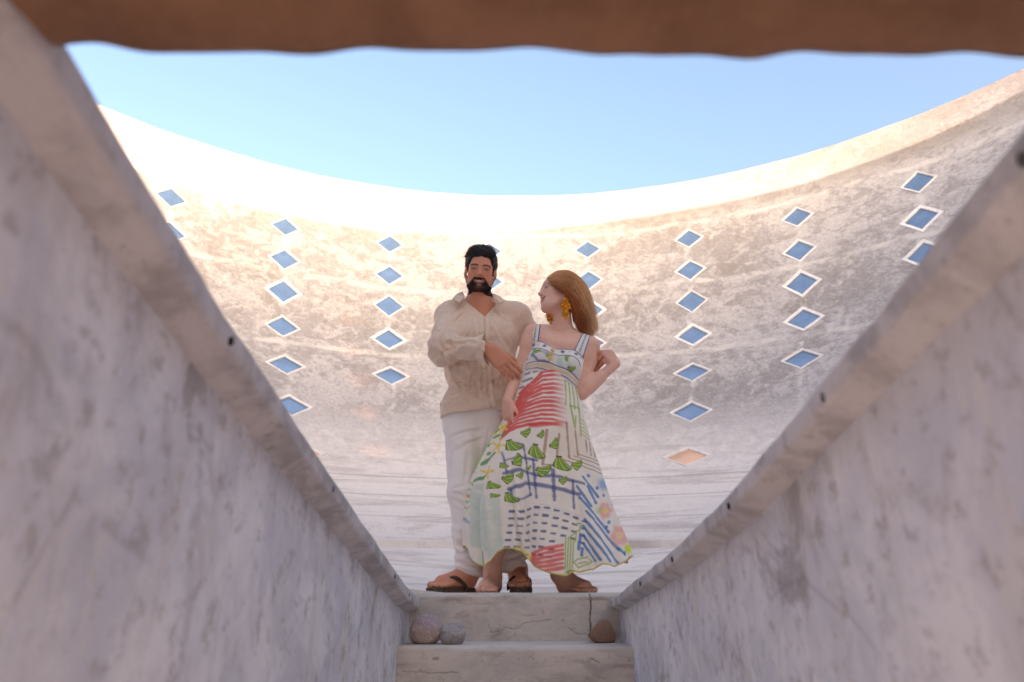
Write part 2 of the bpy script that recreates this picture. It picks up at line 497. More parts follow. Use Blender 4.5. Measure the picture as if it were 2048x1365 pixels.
tag(bowl, 'weathered round bowl wall pierced by columns of diamond windows behind the couple', 'wall')

# windows: a raised white rim round the opening and a coloured pane inside it
def window_meshes(row, wide):
    s_c = ROW_S[row]; rc = prof(s_c)[0]
    rings = []
    # (scale of diagonals, offset along the outward normal): lining, lip, outer fall
    for sc, off in ((0.915, 0.05), (0.915, 0.010), (0.935, -0.008), (1.0 + wide, -0.016), (1.05 + wide, 0.015)):
        pts = []
        for q in range(4):
            a = np.array([(1, 0), (0, 1), (-1, 0), (0, -1)][q], float); b = np.array([(0, 1), (-1, 0), (0, -1), (1, 0)][q], float)
            for t in range(8): pts.append(a + (b - a) * t / 8)
        p = np.array(pts)
        if sc >= 1.0:
            jit = 0.05 * vnoise(np.c_[p * 2.3, np.full(len(p), row * 3.1 + wide)], 1.0, 5 + row, 2)
            p = p * (1 + jit[:, None])
        p = p * sc * [DW, DH]
        rings.append(bowl_points(p[:, 0] / rc, s_c + p[:, 1], off))
    V = np.vstack(rings); F = []
    t = np.arange(32); t2 = (t + 1) % 32
    for k in range(4): F.append(np.stack([k * 32 + t, k * 32 + t2, (k + 1) * 32 + t2, (k + 1) * 32 + t], -1))
    pane = bowl_points(np.array([0.92, 0, -0.92, 0]) * DW / rc, s_c + np.array([0, 0.92, 0, -0.92]) * DH, 0.016)
    me = bpy.data.meshes.new('window'); me.from_pydata(V.tolist(), [], np.vstack(F).tolist()); me.materials.append(M_frame)
    pm = bpy.data.meshes.new('pane'); pm.from_pydata(pane.tolist(), [], [(0, 1, 2, 3)])
    return me, pm
WIN = [[window_meshes(row, w) for w in (0.06, 0.17)] for row in range(7)]
PANES = {}
def add_windows():
    for row in range(7):
        for col in range(-16, 16):
            if not has_window(row, col): continue
            open_col = col in (12, 11 + 32, 12 - 32)
            far = -6 <= col <= 5
            v = 1 if (row in (2, 3) or (row == 1 and col in (2, 3))) and (col + row) % 3 != 0 else 0
            me, pm = WIN[row][v]
            o = bpy.data.objects.new('window', me); COL.objects.link(o)
            o.parent = bowl; o.rotation_euler.z = -(PHI0 + col * DPHI)
            kind = 2 if (open_col and not far and row < 5) else 3 if not far else (1 if row == 6 else 0)
            if kind not in PANES: PANES[kind] = {}
            if (row, v) not in PANES[kind]:
                PANES[kind][(row, v)] = pm.copy(); PANES[kind][(row, v)].materials.append((M_blue, M_orange, M_amber, M_fill_glass)[kind])
            pm2 = PANES[kind][(row, v)]
            p = bpy.data.objects.new('pane', pm2); COL.objects.link(p); p.parent = o
add_windows()

# ------------------------------------------------------------------ stair geometry
XL, XR = -0.425, 0.447                    # faces of the stair walls
Y_HEAD, Y_TOP = 0.47, 3.15                # lintel and edge of the top step
ZL = np.array([(-2.2, .60), (-0.6, .60), (.3, .46), (.5, .421), (.79, .353), (1.27, .262), (1.71, .190), (2.2, .108), (2.57, .048), (2.9, .0), (3.17, -.026)])
ZR = np.array([(-2.2, .52), (-0.6, .52), (.3, .375), (.5, .333), (.92, .252), (1.39, .165), (1.85, .104), (2.3, .058), (2.63, .030), (2.9, .0), (3.17, -.026)])
ZL[:, 1] = (ZL[:, 1] + .03) * .984 - .03; ZL[:, 0] = np.where(ZL[:, 0] > 0, ZL[:, 0] * .984, ZL[:, 0])
ZR[:, 1] = (ZR[:, 1] + .03) * .955 - .03; ZR[:, 0] = np.where(ZR[:, 0] > 0, ZR[:, 0] * .955, ZR[:, 0])
def zcop(y, A):
    i = np.interp
    return (i(y - .12, A[:, 0], A[:, 1]) + i(y, A[:, 0], A[:, 1]) * 2 + i(y + .12, A[:, 0], A[:, 1])) / 4

# floor of the bowl: shallow dish with the stairwell cut out, a low kerb ring at its edge
def floor_z(r):
    return np.interp(r, [0, 0.5, 1, 2, 2.6, 3.19], [-.004, -.003, .05, .165, .265, .40])
def build_floor():
    nr, nt = 40, 160
    r = np.linspace(0.02, 3.19, nr)
    rs = np.concatenate([r, [3.195, 3.215, 3.24]]); zs = np.concatenate([floor_z(r), [0.462, 0.472, 0.40]])
    th = np.arange(nt) * 2 * math.pi / nt
    TH, RR = np.meshgrid(th, rs, indexing='ij'); ZZ = np.broadcast_to(zs, TH.shape)
    V = np.stack([AX[0] + RR * np.sin(TH), AX[1] + RR * np.cos(TH), ZZ], -1).reshape(-1, 3)
    dy = np.clip((Y_TOP + 0.35 - V[:, 1]) / 0.35, 0, 1)
    o = mesh_np('floor', V, grid_faces(nt, len(rs), True, True), M_floor)
    bm = bmesh.new(); bm.from_mesh(o.data)
    bm.faces.new([v for v in bm.verts if (Vector((v.co.x - AX[0], v.co.y - AX[1])).length < 0.021)]) if False else None
    x0, x1, y0, y1 = XL - 0.05, XR + 0.05, Y_HEAD - 0.21, Y_TOP + 0.03
    for co, no in (((x0, 0, 0), (1, 0, 0)), ((x1, 0, 0), (1, 0, 0)), ((0, y0, 0), (0, 1, 0)), ((0, y1, 0), (0, 1, 0))):
        bmesh.ops.bisect_plane(bm, geom=bm.verts[:] + bm.edges[:] + bm.faces[:], plane_co=co, plane_no=no, dist=1e-5)
    kill = [f for f in bm.faces if x0 < f.calc_center_median().x < x1 and y0 < f.calc_center_median().y < y1]
    bmesh.ops.delete(bm, geom=kill, context='FACES')
    rim = [e for e in bm.edges if e.is_boundary and all(x0 - .01 < v.co.x < x1 + .01 and y0 - .01 < v.co.y < y1 + .01 for v in e.verts)]
    ex = bmesh.ops.extrude_edge_only(bm, edges=rim)
    for v in ex['geom']:
        if isinstance(v, bmesh.types.BMVert): v.co.z -= 0.14                 # thickness of the slab round the stair opening
    bmesh.ops.recalc_face_normals(bm, faces=bm.faces)
    bm.to_mesh(o.data); bm.free()
    o.data.set_sharp_from_angle(angle=R(40))
    return o
fl = build_floor(); tag(fl, kind='structure')

def box_bm(bm, x0, x1, y0, y1, z0, z1):
    vs = [bm.verts.new(c) for c in ((x0, y0, z0), (x1, y0, z0), (x1, y1, z0), (x0, y1, z0), (x0, y0, z1), (x1, y0, z1), (x1, y1, z1), (x0, y1, z1))]
    for f in ((0, 3, 2, 1), (4, 5, 6, 7), (0, 1, 5, 4), (1, 2, 6, 5), (2, 3, 7, 6), (3, 0, 4, 7)): bm.faces.new([vs[i] for i in f])

# --- stair walls, each with its coping and the weep holes in it
def seg_d(P, A, B):
    AB = B - A; t = np.clip(((P - A) @ AB) / (AB @ AB), 0, 1)
    return np.linalg.norm(P - A - t[:, None] * AB, axis=1)

def stair_wall(side, label):
    A = ZL if side < 0 else ZR
    xf = XL if side < 0 else XR
    ys = np.concatenate([np.linspace(-2.2, 0.2, 30)[:-1], np.linspace(0.2, Y_TOP + 0.02, 140)])
    top = zcop(ys, A) - 0.035
    nz = 60
    V = []
    for yy, zt in zip(ys, top):
        zz = zt - (zt + 2.6) * (np.linspace(0, 1, nz) ** 1.8)
        V.append(np.stack([np.full(nz, xf), np.full(nz, yy), zz], -1))
    V = np.array(V).reshape(-1, 3)
    V[:, 0] += -side * 0.006 * vnoise(V, 3.0, 11, 3)                   # hand-trowelled face
    back = V.copy(); back[:, 0] = xf + side * 0.12
    n = len(V); F = grid_faces(len(ys), nz)
    rimi = np.arange(len(ys)) * nz
    cap = np.stack([rimi[:-1], rimi[1:], rimi[1:] + n, rimi[:-1] + n], -1)
    e0 = np.arange(nz - 1); endA = np.stack([e0, e0 + 1, e0 + 1 + n, e0 + n], -1); l = (len(ys) - 1) * nz
    w = mesh_np('stair_wall', np.vstack([V, back]), np.vstack([F, F[:, ::-1] + n, cap, endA, endA[:, ::-1] + l]), M_swall)
    bm = bmesh.new(); bm.from_mesh(w.data); bmesh.ops.recalc_face_normals(bm, faces=bm.faces); bm.to_mesh(w.data); bm.free()
    tag(w, label, 'wall')
    # coping: rounded bar that overhangs the wall face, ending in a blunt nose
    yc = np.linspace(-0.6, Y_TOP + 0.012, 260)
    prof2 = []                                                        # (out from the wall face into the stair, height under the top)
    for a in np.linspace(0, math.pi / 2, 5): prof2.append((0.038 + 0.008 * math.sin(a), -0.008 + 0.008 * math.cos(a)))
    for t in np.linspace(0.2, 1, 4): prof2.append((0.046 - 0.001 * t, -0.008 - 0.030 * t))
    for a in np.linspace(0.3, math.pi / 2, 4): prof2.append((0.034 + 0.011 * math.cos(a), -0.038 - 0.011 * math.sin(a)))
    prof2 += [(0.022, -0.056), (0.008, -0.064), (-0.004, -0.068), (-0.02, -0.070), (-0.10, -0.07), (-0.13, -0.02), (-0.12, -0.004), (-0.06, -0.002), (0.0, -0.001)]
    prof2 = np.array(prof2)
    V = []
    ztop = zcop(yc, A)
    for i, (yy, zt) in enumerate(zip(yc, ztop)):
        k = 1.0 - 0.45 * smooth01(yy, Y_TOP - 0.02, Y_TOP + 0.012) ** 2          # nose
        h = 0.82 if side < 0 else 0.70
        p = prof2.copy(); p[:, 1] = ((p[:, 1] + 0.035) * k - 0.035) * h
        q = p.copy(); q[:, 0] = np.where(p[:, 0] > -0.03, p[:, 0] * (k if True else 1), p[:, 0])
        V.append(np.stack([xf - side * q[:, 0], np.full(len(q), yy), zt + q[:, 1]], -1))
    V = np.array(V); npf = V.shape[1]; V = V.reshape(-1, 3)
    nn = vnoise(V, 7, 21 + side, 3)
    V[:, 0] += -side * 0.0035 * nn; V[:, 2] += 0.003 * vnoise(V, 9, 31, 2) + 0.0015 * vnoise(V, 40, 33, 2)
    i = np.arange(len(yc) - 1); j = np.arange(npf); I, J = np.meshgrid(i, j, indexing='ij'); J2 = (J + 1) % npf
    F = np.stack([I * npf + J, I * npf + J2, (I + 1) * npf + J2, (I + 1) * npf + J], -1).reshape(-1, 4)
    V = np.vstack([V, V[-npf:].mean(0)[None] + [[0, 0.004, 0]]]); c = len(V) - 1
    o = mesh_np('coping', V, F, M_cop, w)
    bm = bmesh.new(); bm.from_mesh(o.data); bm.verts.ensure_lookup_table()
    b0 = (len(yc) - 1) * npf
    for q in range(npf): bm.faces.new((bm.verts[b0 + q], bm.verts[b0 + (q + 1) % npf], bm.verts[c]))
    bmesh.ops.recalc_face_normals(bm, faces=bm.faces); bm.to_mesh(o.data); bm.free()
    o.data.polygons.foreach_set('use_smooth', [True] * len(o.data.polygons))
    for yy, dz in ([(0.90, -.034), (1.52, -.03), (1.98, -.03), (2.42, -.03), (2.78, -.03)] if side < 0 else [(0.475, -.03), (0.885, -.03), (1.34, -.03), (1.86, -.03), (2.35, -.03)]):
        zt = float(zcop(np.array([yy]), A)[0]) + dz * 0.75
        bm = bmesh.new()
        rad = 0.0048
        rings = []
        for xo, rr_ in ((0.0440, rad * 1.1), (0.0475, rad * 1.05), (0.0475, rad), (0.036, rad * 0.9), (0.036, rad * 0.01)):
            rings.append([bm.verts.new((xf - side * xo, yy + rr_ * math.cos(a) * 0.8, zt + rr_ * math.sin(a) * 1.25)) for a in np.linspace(0, 2 * math.pi, 13)[:-1]])
        for k in range(4):
            for q in range(12):
                bm.faces.new((rings[k][q], rings[k][(q + 1) % 12], rings[k + 1][(q + 1) % 12], rings[k + 1][q]))
        bmesh.ops.recalc_face_normals(bm, faces=bm.faces)
        me = bpy.data.meshes.new('weep_hole'); bm.to_mesh(me); bm.free(); me.materials.append(M_dark)
        hobj = link('weep_hole', me, None, None); hobj.parent = o
    return w
wl = stair_wall(-1, 'grey stucco stair wall beside the two round stones, its coping rising steeply')
wr = stair_wall(1, 'grey stucco stair wall beside the brown split stone, its coping rising steeply')

# --- steps
def step(name, y_edge, z_top, depth, height, seed, wear, near=True):
    nx, ny, nz = (300, 60, 90) if near else (60, 16, 14)
    rad = 0.022
    # path: back of tread -> nosing -> foot of riser
    path = [(y_edge + depth - depth * t, z_top) for t in np.linspace(0, 1, ny) if depth * (1 - t) > rad]
    for a in np.linspace(0, math.pi / 2, 10): path.append((y_edge + rad - rad * math.sin(a), z_top - rad + rad * math.cos(a)))
    path += [(y_edge, z_top - rad - (height - rad) * t) for t in np.linspace(0, 1, nz)[1:]]
    path = np.array(path); s = np.concatenate([[0], np.cumsum(np.hypot(*np.diff(path, axis=0).T))])
    s_e = s[np.argmin(np.abs(path[:, 1] - (z_top - rad)))]
    xs = np.linspace(XL - 0.062, XR + 0.062, nx)
    X, I = np.meshgrid(xs, np.arange(len(path)), indexing='ij')
    V = np.stack([X, path[I, 0], path[I, 1]], -1).reshape(-1, 3)
    S = (s[I] - s_e).ravel(); Xf = X.ravel()
    edge = np.exp(-(S / 0.03) ** 2)
    V[:, 1] += edge * (0.006 * vnoise(V, 6, seed, 4)) + 0.0025 * vnoise(V, 9, seed + 3, 4)
    V[:, 2] += edge * (0.005 * vnoise(V, 5, seed + 1, 4)) + 0.0008 * vnoise(V, 12, seed + 2, 3)
    w = wear(Xf, S, V)
    V[:, 1] += 0.004 * np.clip(w[:, 0], 0, 1) * (S > 0)
    o = mesh_np(name, V, grid_faces(nx, len(path)), M_step, None, True, dict(wear=w))
    bm = bmesh.new(); bm.from_mesh(o.data); bmesh.ops.recalc_face_normals(bm, faces=bm.faces); bm.to_mesh(o.data); bm.free()
    return o

def line_mask(x, s, pts, width, seed):
    """soft line through pts in (x, s)"""
    P = np.stack([x, s], -1)
    j = vnoise(np.c_[P * 40, np.zeros(len(P))], 1.0, seed, 3) * 0.005
    P = P + j[:, None]
    d = np.full(len(P), 9.0)
    for a, b in zip(pts[:-1], pts[1:]): d = np.minimum(d, seg_d(P, np.array(a, float), np.array(b, float)))
    return 1 - smooth01(d, width * 0.35, width)

def wear1(x, s, V):
    w = np.zeros((len(x), 3))
    w[:, 0] = np.maximum(w[:, 0], 0.95 * line_mask(x, s, [(0.325, -0.02), (0.328, 0.04), (0.322, 0.09), (0.330, 0.17)], 0.0045, 3))
    w[:, 0] = np.maximum(w[:, 0], 0.35 * line_mask(x, s, [(-0.10, 0.10), (-0.085, 0.135), (-0.05, 0.125), (-0.02, 0.115), (0.01, 0.12), (0.035, 0.115), (0.045, 0.10), (0.10, 0.092), (0.16, 0.085)], 0.003, 5))
    w[:, 0] = np.maximum(w[:, 0], 0.35 * line_mask(x, s, [(0.23, 0.115), (0.26, 0.135), (0.31, 0.14)], 0.004, 8))
    n = vnoise(np.c_[x * 9, s * 40, V[:, 0] * 0], 1.0, 17, 4)
    w[:, 2] = smooth01(n, -0.1, 0.5) * np.exp(-((s - 0.005) / 0.012) ** 2) * 0.75           # broken dark line under the edge
    w[:, 1] = 0.6 * smooth01(-s, 0.005, 0.03)
    w[:, 2] = np.maximum(w[:, 2], 0.35 * np.exp(-(((x + 0.07) / 0.03) ** 2 + ((s - 0.15) / 0.02) ** 2)))
    return w
def wear2(x, s, V):
    w = np.zeros((len(x), 3))
    w[:, 1] = 0.75 * smooth01(-s, -0.01, 0.02)
    n = vnoise(np.c_[x * 45, s * 45, s * 0], 1.0, 27, 3)
    patch = np.exp(-(((x - 0.0) / 0.06) ** 2 + ((s - 0.035) / 0.018) ** 2)) + np.exp(-(((x + 0.31) / 0.07) ** 2 + ((s - 0.04) / 0.03) ** 2))
    w[:, 0] = 0.8 * smooth01(n, 0.35, 0.55) * np.clip(patch, 0, 1) * (s > 0)
    w[:, 0] = np.maximum(w[:, 0], 0.4 * line_mask(x, s, [(-0.40, 0.066), (-0.3, 0.07), (-0.2, 0.068)], 0.003, 9))
    w[:, 0] = np.maximum(w[:, 0], 0.5 * line_mask(x, s, [(0.29, 0.022), (0.32, 0.035)], 0.003, 9))
    w[:, 2] = 0.5 * smooth01(vnoise(np.c_[x * 5, s * 25, s * 0], 1.0, 29, 4), 0.0, 0.5) * (s > 0.04)
    return w
def wear0(x, s, V):
    w = np.zeros((len(x), 3)); w[:, 1] = 0.5 * smooth01(-s, 0, 0.02); return w
stair = empty('staircase', (0.01, Y_TOP, 0))
tag(stair, 'worn cement stair rising between the two stucco walls to the bowl floor', 'stairs')
flight = [(Y_TOP, 0.0, 0.10, 0.20, wear1), (2.85, -0.188, 0.315, 0.20, wear2)] + [(2.85 - 0.3 * k, -0.188 - 0.188 * k, 0.315, 0.20, wear0) for k in range(1, 9)]
for i, (ye, zt, dp, hh, wf) in enumerate(flight):
    o = step('step', ye, zt, dp, hh, 40 + i * 7, wf, i < 3); o.parent = stair; o.matrix_parent_inverse = Matrix.Translation(stair.location).inverted()
lo = mesh_np('path', [(XL - .05, -2.3, -1.86), (XR + .05, -2.3, -1.86), (XR + .05, 0.5, -1.86), (XL - .05, 0.5, -1.86)], [(0, 1, 2, 3)], M_floor, smooth=False); tag(lo, kind='structure')
bm = bmesh.new(); box_bm(bm, -0.75, 0.75, -2.2, Y_HEAD - 0.262, 0.41, 0.60); me = bpy.data.meshes.new('ceiling'); bm.to_mesh(me); bm.free()
ce = link('ceiling', me, M_swall, smooth=False); tag(ce, kind='structure')

# --- lintel: the brown end of the slab over the stair, with an uneven lower edge
def build_lintel():
    nx = 160
    xs = np.linspace(-0.75, 0.75, nx)
    sec = [(0.0, 0.0), (0.012, -0.004), (0.05, -0.006), (0.25, 0.0), (0.25, 0.36), (0.0, 0.36), (-0.004, 0.30), (-0.006, 0.15), (-0.004, 0.05), (-0.002, 0.015)]
    sec = np.array([(-a, b) for a, b in sec])           # towards the camera is -y
    V = []
    for x in xs:
        w = 0.0024 * math.sin(x * 52 + 1.0) + 0.0010 * math.sin(x * 87) + 0.0022 * math.sin(x * 17 + 2) + 0.0012 * math.sin(x * 31)
        low = np.where(sec[:, 1] < 0.1, w, 0)
        V.append(np.stack([np.full(len(sec), x), Y_HEAD + sec[:, 0], 0.395 - 0.010 * x + sec[:, 1] + low], -1))
    V = np.array(V); n = V.shape[1]; V = V.reshape(-1, 3)
    V += 0.003 * np.stack([vnoise(V, 12, s, 3) for s in (1, 2, 3)], -1)
    i = np.arange(nx - 1); j = np.arange(n); I, J = np.meshgrid(i, j, indexing='ij'); J2 = (J + 1) % n
    F = np.stack([I * n + J, I * n + J2, (I + 1) * n + J2, (I + 1) * n + J], -1).reshape(-1, 4)
    o = mesh_np('lintel', V, F, M_lint)
    bm = bmesh.new(); bm.from_mesh(o.data); bmesh.ops.holes_fill(bm, edges=bm.edges, sides=0); bmesh.ops.recalc_face_normals(bm, faces=bm.faces); bm.to_mesh(o.data); bm.free()
    return o
lint = build_lintel(); tag(lint, 'rough brown lintel beam spanning the head of the stair opening', 'beam')
# ================================================================== figures: implicit surfaces meshed with surface nets
def unit(v):
    v = np.asarray(v, float); return v / (np.linalg.norm(v) + 1e-12)

class Field:
    def __init__(self, lo, hi, h):
        self.lo = np.array(lo, float); self.h = h
        self.n = np.ceil((np.array(hi) - self.lo) / h).astype(int) + 1
        self.D = np.full(self.n, 0.06, np.float32)
    def _box(self, lo, hi):
        a = np.clip(np.floor((np.array(lo) - self.lo) / self.h).astype(int), 0, self.n)
        b = np.clip(np.ceil((np.array(hi) - self.lo) / self.h).astype(int) + 1, 0, self.n)
        return a, b
    def apply(self, fn, lo, hi, k=0.01, mode='add'):
        a, b = self._box(lo, hi)
        if np.any(b - a < 2): return
        X = (self.lo[0] + self.h * np.arange(a[0], b[0]))[:, None, None].astype(np.float32)
        Y = (self.lo[1] + self.h * np.arange(a[1], b[1]))[None, :, None].astype(np.float32)
        Z = (self.lo[2] + self.h * np.arange(a[2], b[2]))[None, None, :].astype(np.float32)
        sl = (slice(a[0], b[0]), slice(a[1], b[1]), slice(a[2], b[2]))
        d = fn(X, Y, Z).astype(np.float32); D = self.D[sl]
        if mode == 'add':
            h = np.maximum(k - np.abs(D - d), 0) / max(k, 1e-6)
            self.D[sl] = np.minimum(D, d) - h * h * k * 0.25
        elif mode == 'sub':
            e = -d
            h = np.maximum(k - np.abs(D - e), 0) / max(k, 1e-6)
            self.D[sl] = np.maximum(D, e) + h * h * k * 0.25
        else:
            self.D[sl] = np.maximum(D, d)
    def cone(self, a, b, r1, r2, k=0.02, mode='add', flat=None):
        """tapered limb; flat=(axis, factor) squeezes the section along a world direction"""
        a = np.array(a, float); b = np.array(b, float); ab = b - a; L2 = max(ab @ ab, 1e-9)
        m = max(r1, r2) * (1.0 if flat is None else max(1.0, 1 / flat[1])) + k + 0.012
        lo = np.minimum(a, b) - m; hi = np.maximum(a, b) + m
        if flat is not None: fx = unit(flat[0]); ff = flat[1] - 1.0
        def fn(X, Y, Z):
            px, py, pz = X - a[0], Y - a[1], Z - a[2]
            t = np.clip((px * ab[0] + py * ab[1] + pz * ab[2]) / L2, 0, 1)
            qx, qy, qz = px - t * ab[0], py - t * ab[1], pz - t * ab[2]
            if flat is not None:
                w = (qx * fx[0] + qy * fx[1] + qz * fx[2]) * ff
                qx, qy, qz = qx + w * fx[0], qy + w * fx[1], qz + w * fx[2]
            return np.sqrt(qx * qx + qy * qy + qz * qz) - (r1 + (r2 - r1) * t)
        self.apply(fn, lo, hi, k, mode)
    def ell(self, c, r, rot=None, k=0.02, mode='add'):
        c = np.array(c, float); r = np.array(r, float); M = np.eye(3) if rot is None else np.asarray(rot)
        m = r.max() + k + 0.012
        def fn(X, Y, Z):
            px, py, pz = X - c[0], Y - c[1], Z - c[2]
            u = px * M[0, 0] + py * M[1, 0] + pz * M[2, 0]
            v = px * M[0, 1] + py * M[1, 1] + pz * M[2, 1]
            w = px * M[0, 2] + py * M[1, 2] + pz * M[2, 2]
            k0 = np.sqrt((u / r[0]) ** 2 + (v / r[1]) ** 2 + (w / r[2]) ** 2)
            k1 = np.sqrt((u / r[0] ** 2) ** 2 + (v / r[1] ** 2) ** 2 + (w / r[2] ** 2) ** 2) + 1e-9
            return k0 * (k0 - 1) / k1
        self.apply(fn, c - m, c + m, k, mode)
    def mesh(self):
        D = self.D; S = D < 0
        A = S[:-1, :-1, :-1].astype(np.int8)
        tot = A.copy()
        for dx in (0, 1):
            for dy in (0, 1):
                for dz in (0, 1):
                    if dx + dy + dz: tot += S[dx:S.shape[0] - 1 + dx, dy:S.shape[1] - 1 + dy, dz:S.shape[2] - 1 + dz]
        act = (tot > 0) & (tot < 8)
        ci = np.argwhere(act)
        idx = np.full(act.shape, -1, np.int32); idx[act] = np.arange(len(ci))
        P = np.zeros((len(ci), 3)); C = np.zeros(len(ci))
        cr = [(a, b, c) for a in (0, 1) for b in (0, 1) for c in (0, 1)]
        vals = {c: D[ci[:, 0] + c[0], ci[:, 1] + c[1], ci[:, 2] + c[2]] for c in cr}
        for c in cr:
            for ax in range(3):
                if c[ax] == 0:
                    e = list(c); e[ax] = 1; e = tuple(e)
                    d0, d1 = vals[c], vals[e]
                    m = (d0 < 0) != (d1 < 0)
                    t = d0 / (d0 - d1 + 1e-12)
                    q = np.array(c, float)[None].repeat(len(ci), 0); q[:, ax] = t
                    P[m] += q[m]; C[m] += 1
        V = self.lo + self.h * (ci + P / C[:, None])
        F = []
        for ax in range(3):
            u, w = (ax + 1) % 3, (ax + 2) % 3
            s0 = [slice(0, None)] * 3; s1 = [slice(0, None)] * 3
            s0[ax] = slice(0, -1); s1[ax] = slice(1, None)
            ch = S[tuple(s0)] != S[tuple(s1)]
            e = np.argwhere(ch)
            e = e[(e[:, u] > 0) & (e[:, w] > 0) & (e[:, u] < act.shape[u]) & (e[:, w] < act.shape[w])]
            neg = S[e[:, 0], e[:, 1], e[:, 2]]
            q = []
            for du, dw in ((-1, -1), (0, -1), (0, 0), (-1, 0)):
                g = e.copy(); g[:, u] += du; g[:, w] += dw
                q.append(idx[g[:, 0], g[:, 1], g[:, 2]])
            q = np.stack(q, -1)
            q[~neg] = q[~neg][:, ::-1]
            F.append(q)
        F = np.vstack(F)
        F = F[(F >= 0).all(1)]
        return V, F

def normals(V, F):
    N = np.zeros_like(V)
    n = np.cross(V[F[:, 2]] - V[F[:, 0]], V[F[:, 3]] - V[F[:, 1]])
    for i in range(4):
        for c in range(3): N[:, c] += np.bincount(F[:, i], n[:, c], len(V))
    return N / (np.linalg.norm(N, axis=1, keepdims=True) + 1e-12)

def relax(V, F, it=2, lam=0.5):
    for _ in range(it):
        acc = np.zeros_like(V); cnt = np.zeros(len(V))
        for a, b in ((0, 1), (1, 2), (2, 3), (3, 0)):
            for p, q in ((a, b), (b, a)):
                for c in range(3): acc[:, c] += np.bincount(F[:, p], V[F[:, q], c], len(V))
                cnt += np.bincount(F[:, p], minlength=len(V))
        V = V + lam * (acc / np.maximum(cnt, 1)[:, None] - V)
    return V

def biggest(V, F):
    """keep only the largest connected piece"""
    lab = np.arange(len(V))
    while True:
        m = lab[F].min(1)
        new = lab.copy()
        for i in range(4): np.minimum.at(new, F[:, i], m)
        new = new[new]
        if (new == lab).all(): break
        lab = new
    ids, cnt = np.unique(lab, return_counts=True)
    keep = lab == ids[cnt.argmax()]
    mp = np.cumsum(keep) - 1
    return V[keep], mp[F[keep[F].all(1)]]

def rotm(ax, ang):
    c, s = math.cos(ang), math.sin(ang)
    x, y, z = unit(ax)
    return np.array([[c + x*x*(1-c), x*y*(1-c) - z*s, x*z*(1-c) + y*s], [y*x*(1-c) + z*s, c + y*y*(1-c), y*z*(1-c) - x*s], [z*x*(1-c) - y*s, z*y*(1-c) + x*s, c + z*z*(1-c)]])

# ------------------------------------------------------------------ hand and foot
def hand(fd, wrist, d, thumb, size=1.0, curl=(30, 35, 25), spread=1.0, tcurl=20, tout=38, tip=None):
    """d: wrist to knuckles, thumb: side of the thumb; the palm faces d x thumb or its opposite, set by the sign given in tip"""
    d = unit(d); s = unit(np.array(thumb) - d * np.dot(thumb, d))
    pal = np.cross(d, s) * (tip if tip else 1.0)             # direction the palm faces, fingers curl towards it
    w = np.array(wrist, float)
    out = {}
    kn = [(0.088, 0.029), (0.093, 0.009), (0.088, -0.011), (0.079, -0.029)]
    ln = [(0.042, 0.026, 0.021), (0.046, 0.030, 0.022), (0.043, 0.028, 0.021), (0.033, 0.021, 0.019)]
    for i, ((a, b), l) in enumerate(zip(kn, ln)):
        k0 = w + size * (d * a + s * b)
        base = w + size * (d * 0.012 + s * b * 0.62)
        fd.cone(base, k0, 0.0155 * size, 0.0125 * size, 0.012 * size, flat=(pal, 1.12))
        ang = math.radians((i - 1.4) * -4.0 * spread)
        fdir = unit(d * math.cos(ang) + s * math.sin(ang))
        p = k0; tot = 0.0
        r = [0.0098, 0.0088, 0.0079, 0.0068]
        if i == 3: r = [v * 0.88 for v in r]
        cc = curl[i] if hasattr(curl[0], '__len__') else curl
        for j in range(3):
            tot += math.radians(cc[j])
            dj = unit(fdir * math.cos(tot) + pal * math.sin(tot))
            q = p + dj * l[j] * size
            fd.cone(p, q, r[j] * size, r[j + 1] * size, 0.004 * size)
            p = q
        out[i] = p
    t0 = w + size * (d * 0.022 + s * 0.020 + pal * 0.008)
    a = math.radians(tout)
    td = unit(d * math.cos(a) + s * math.sin(a) + pal * 0.25)
    t1 = t0 + td * 0.042 * size
    td2 = unit(td * math.cos(math.radians(tcurl)) + d * math.sin(math.radians(tcurl)) + pal * 0.15)
    t2 = t1 + td2 * 0.032 * size
    t3 = t2 + unit(td2 + d * 0.25 + pal * 0.15) * 0.025 * size
    fd.cone(t0, t1, 0.0165 * size, 0.0122 * size, 0.012 * size)
    fd.cone(t1, t2, 0.0115 * size, 0.0100 * size, 0.005 * size)
    fd.cone(t2, t3, 0.0100 * size, 0.0080 * size, 0.004 * size)
    return out

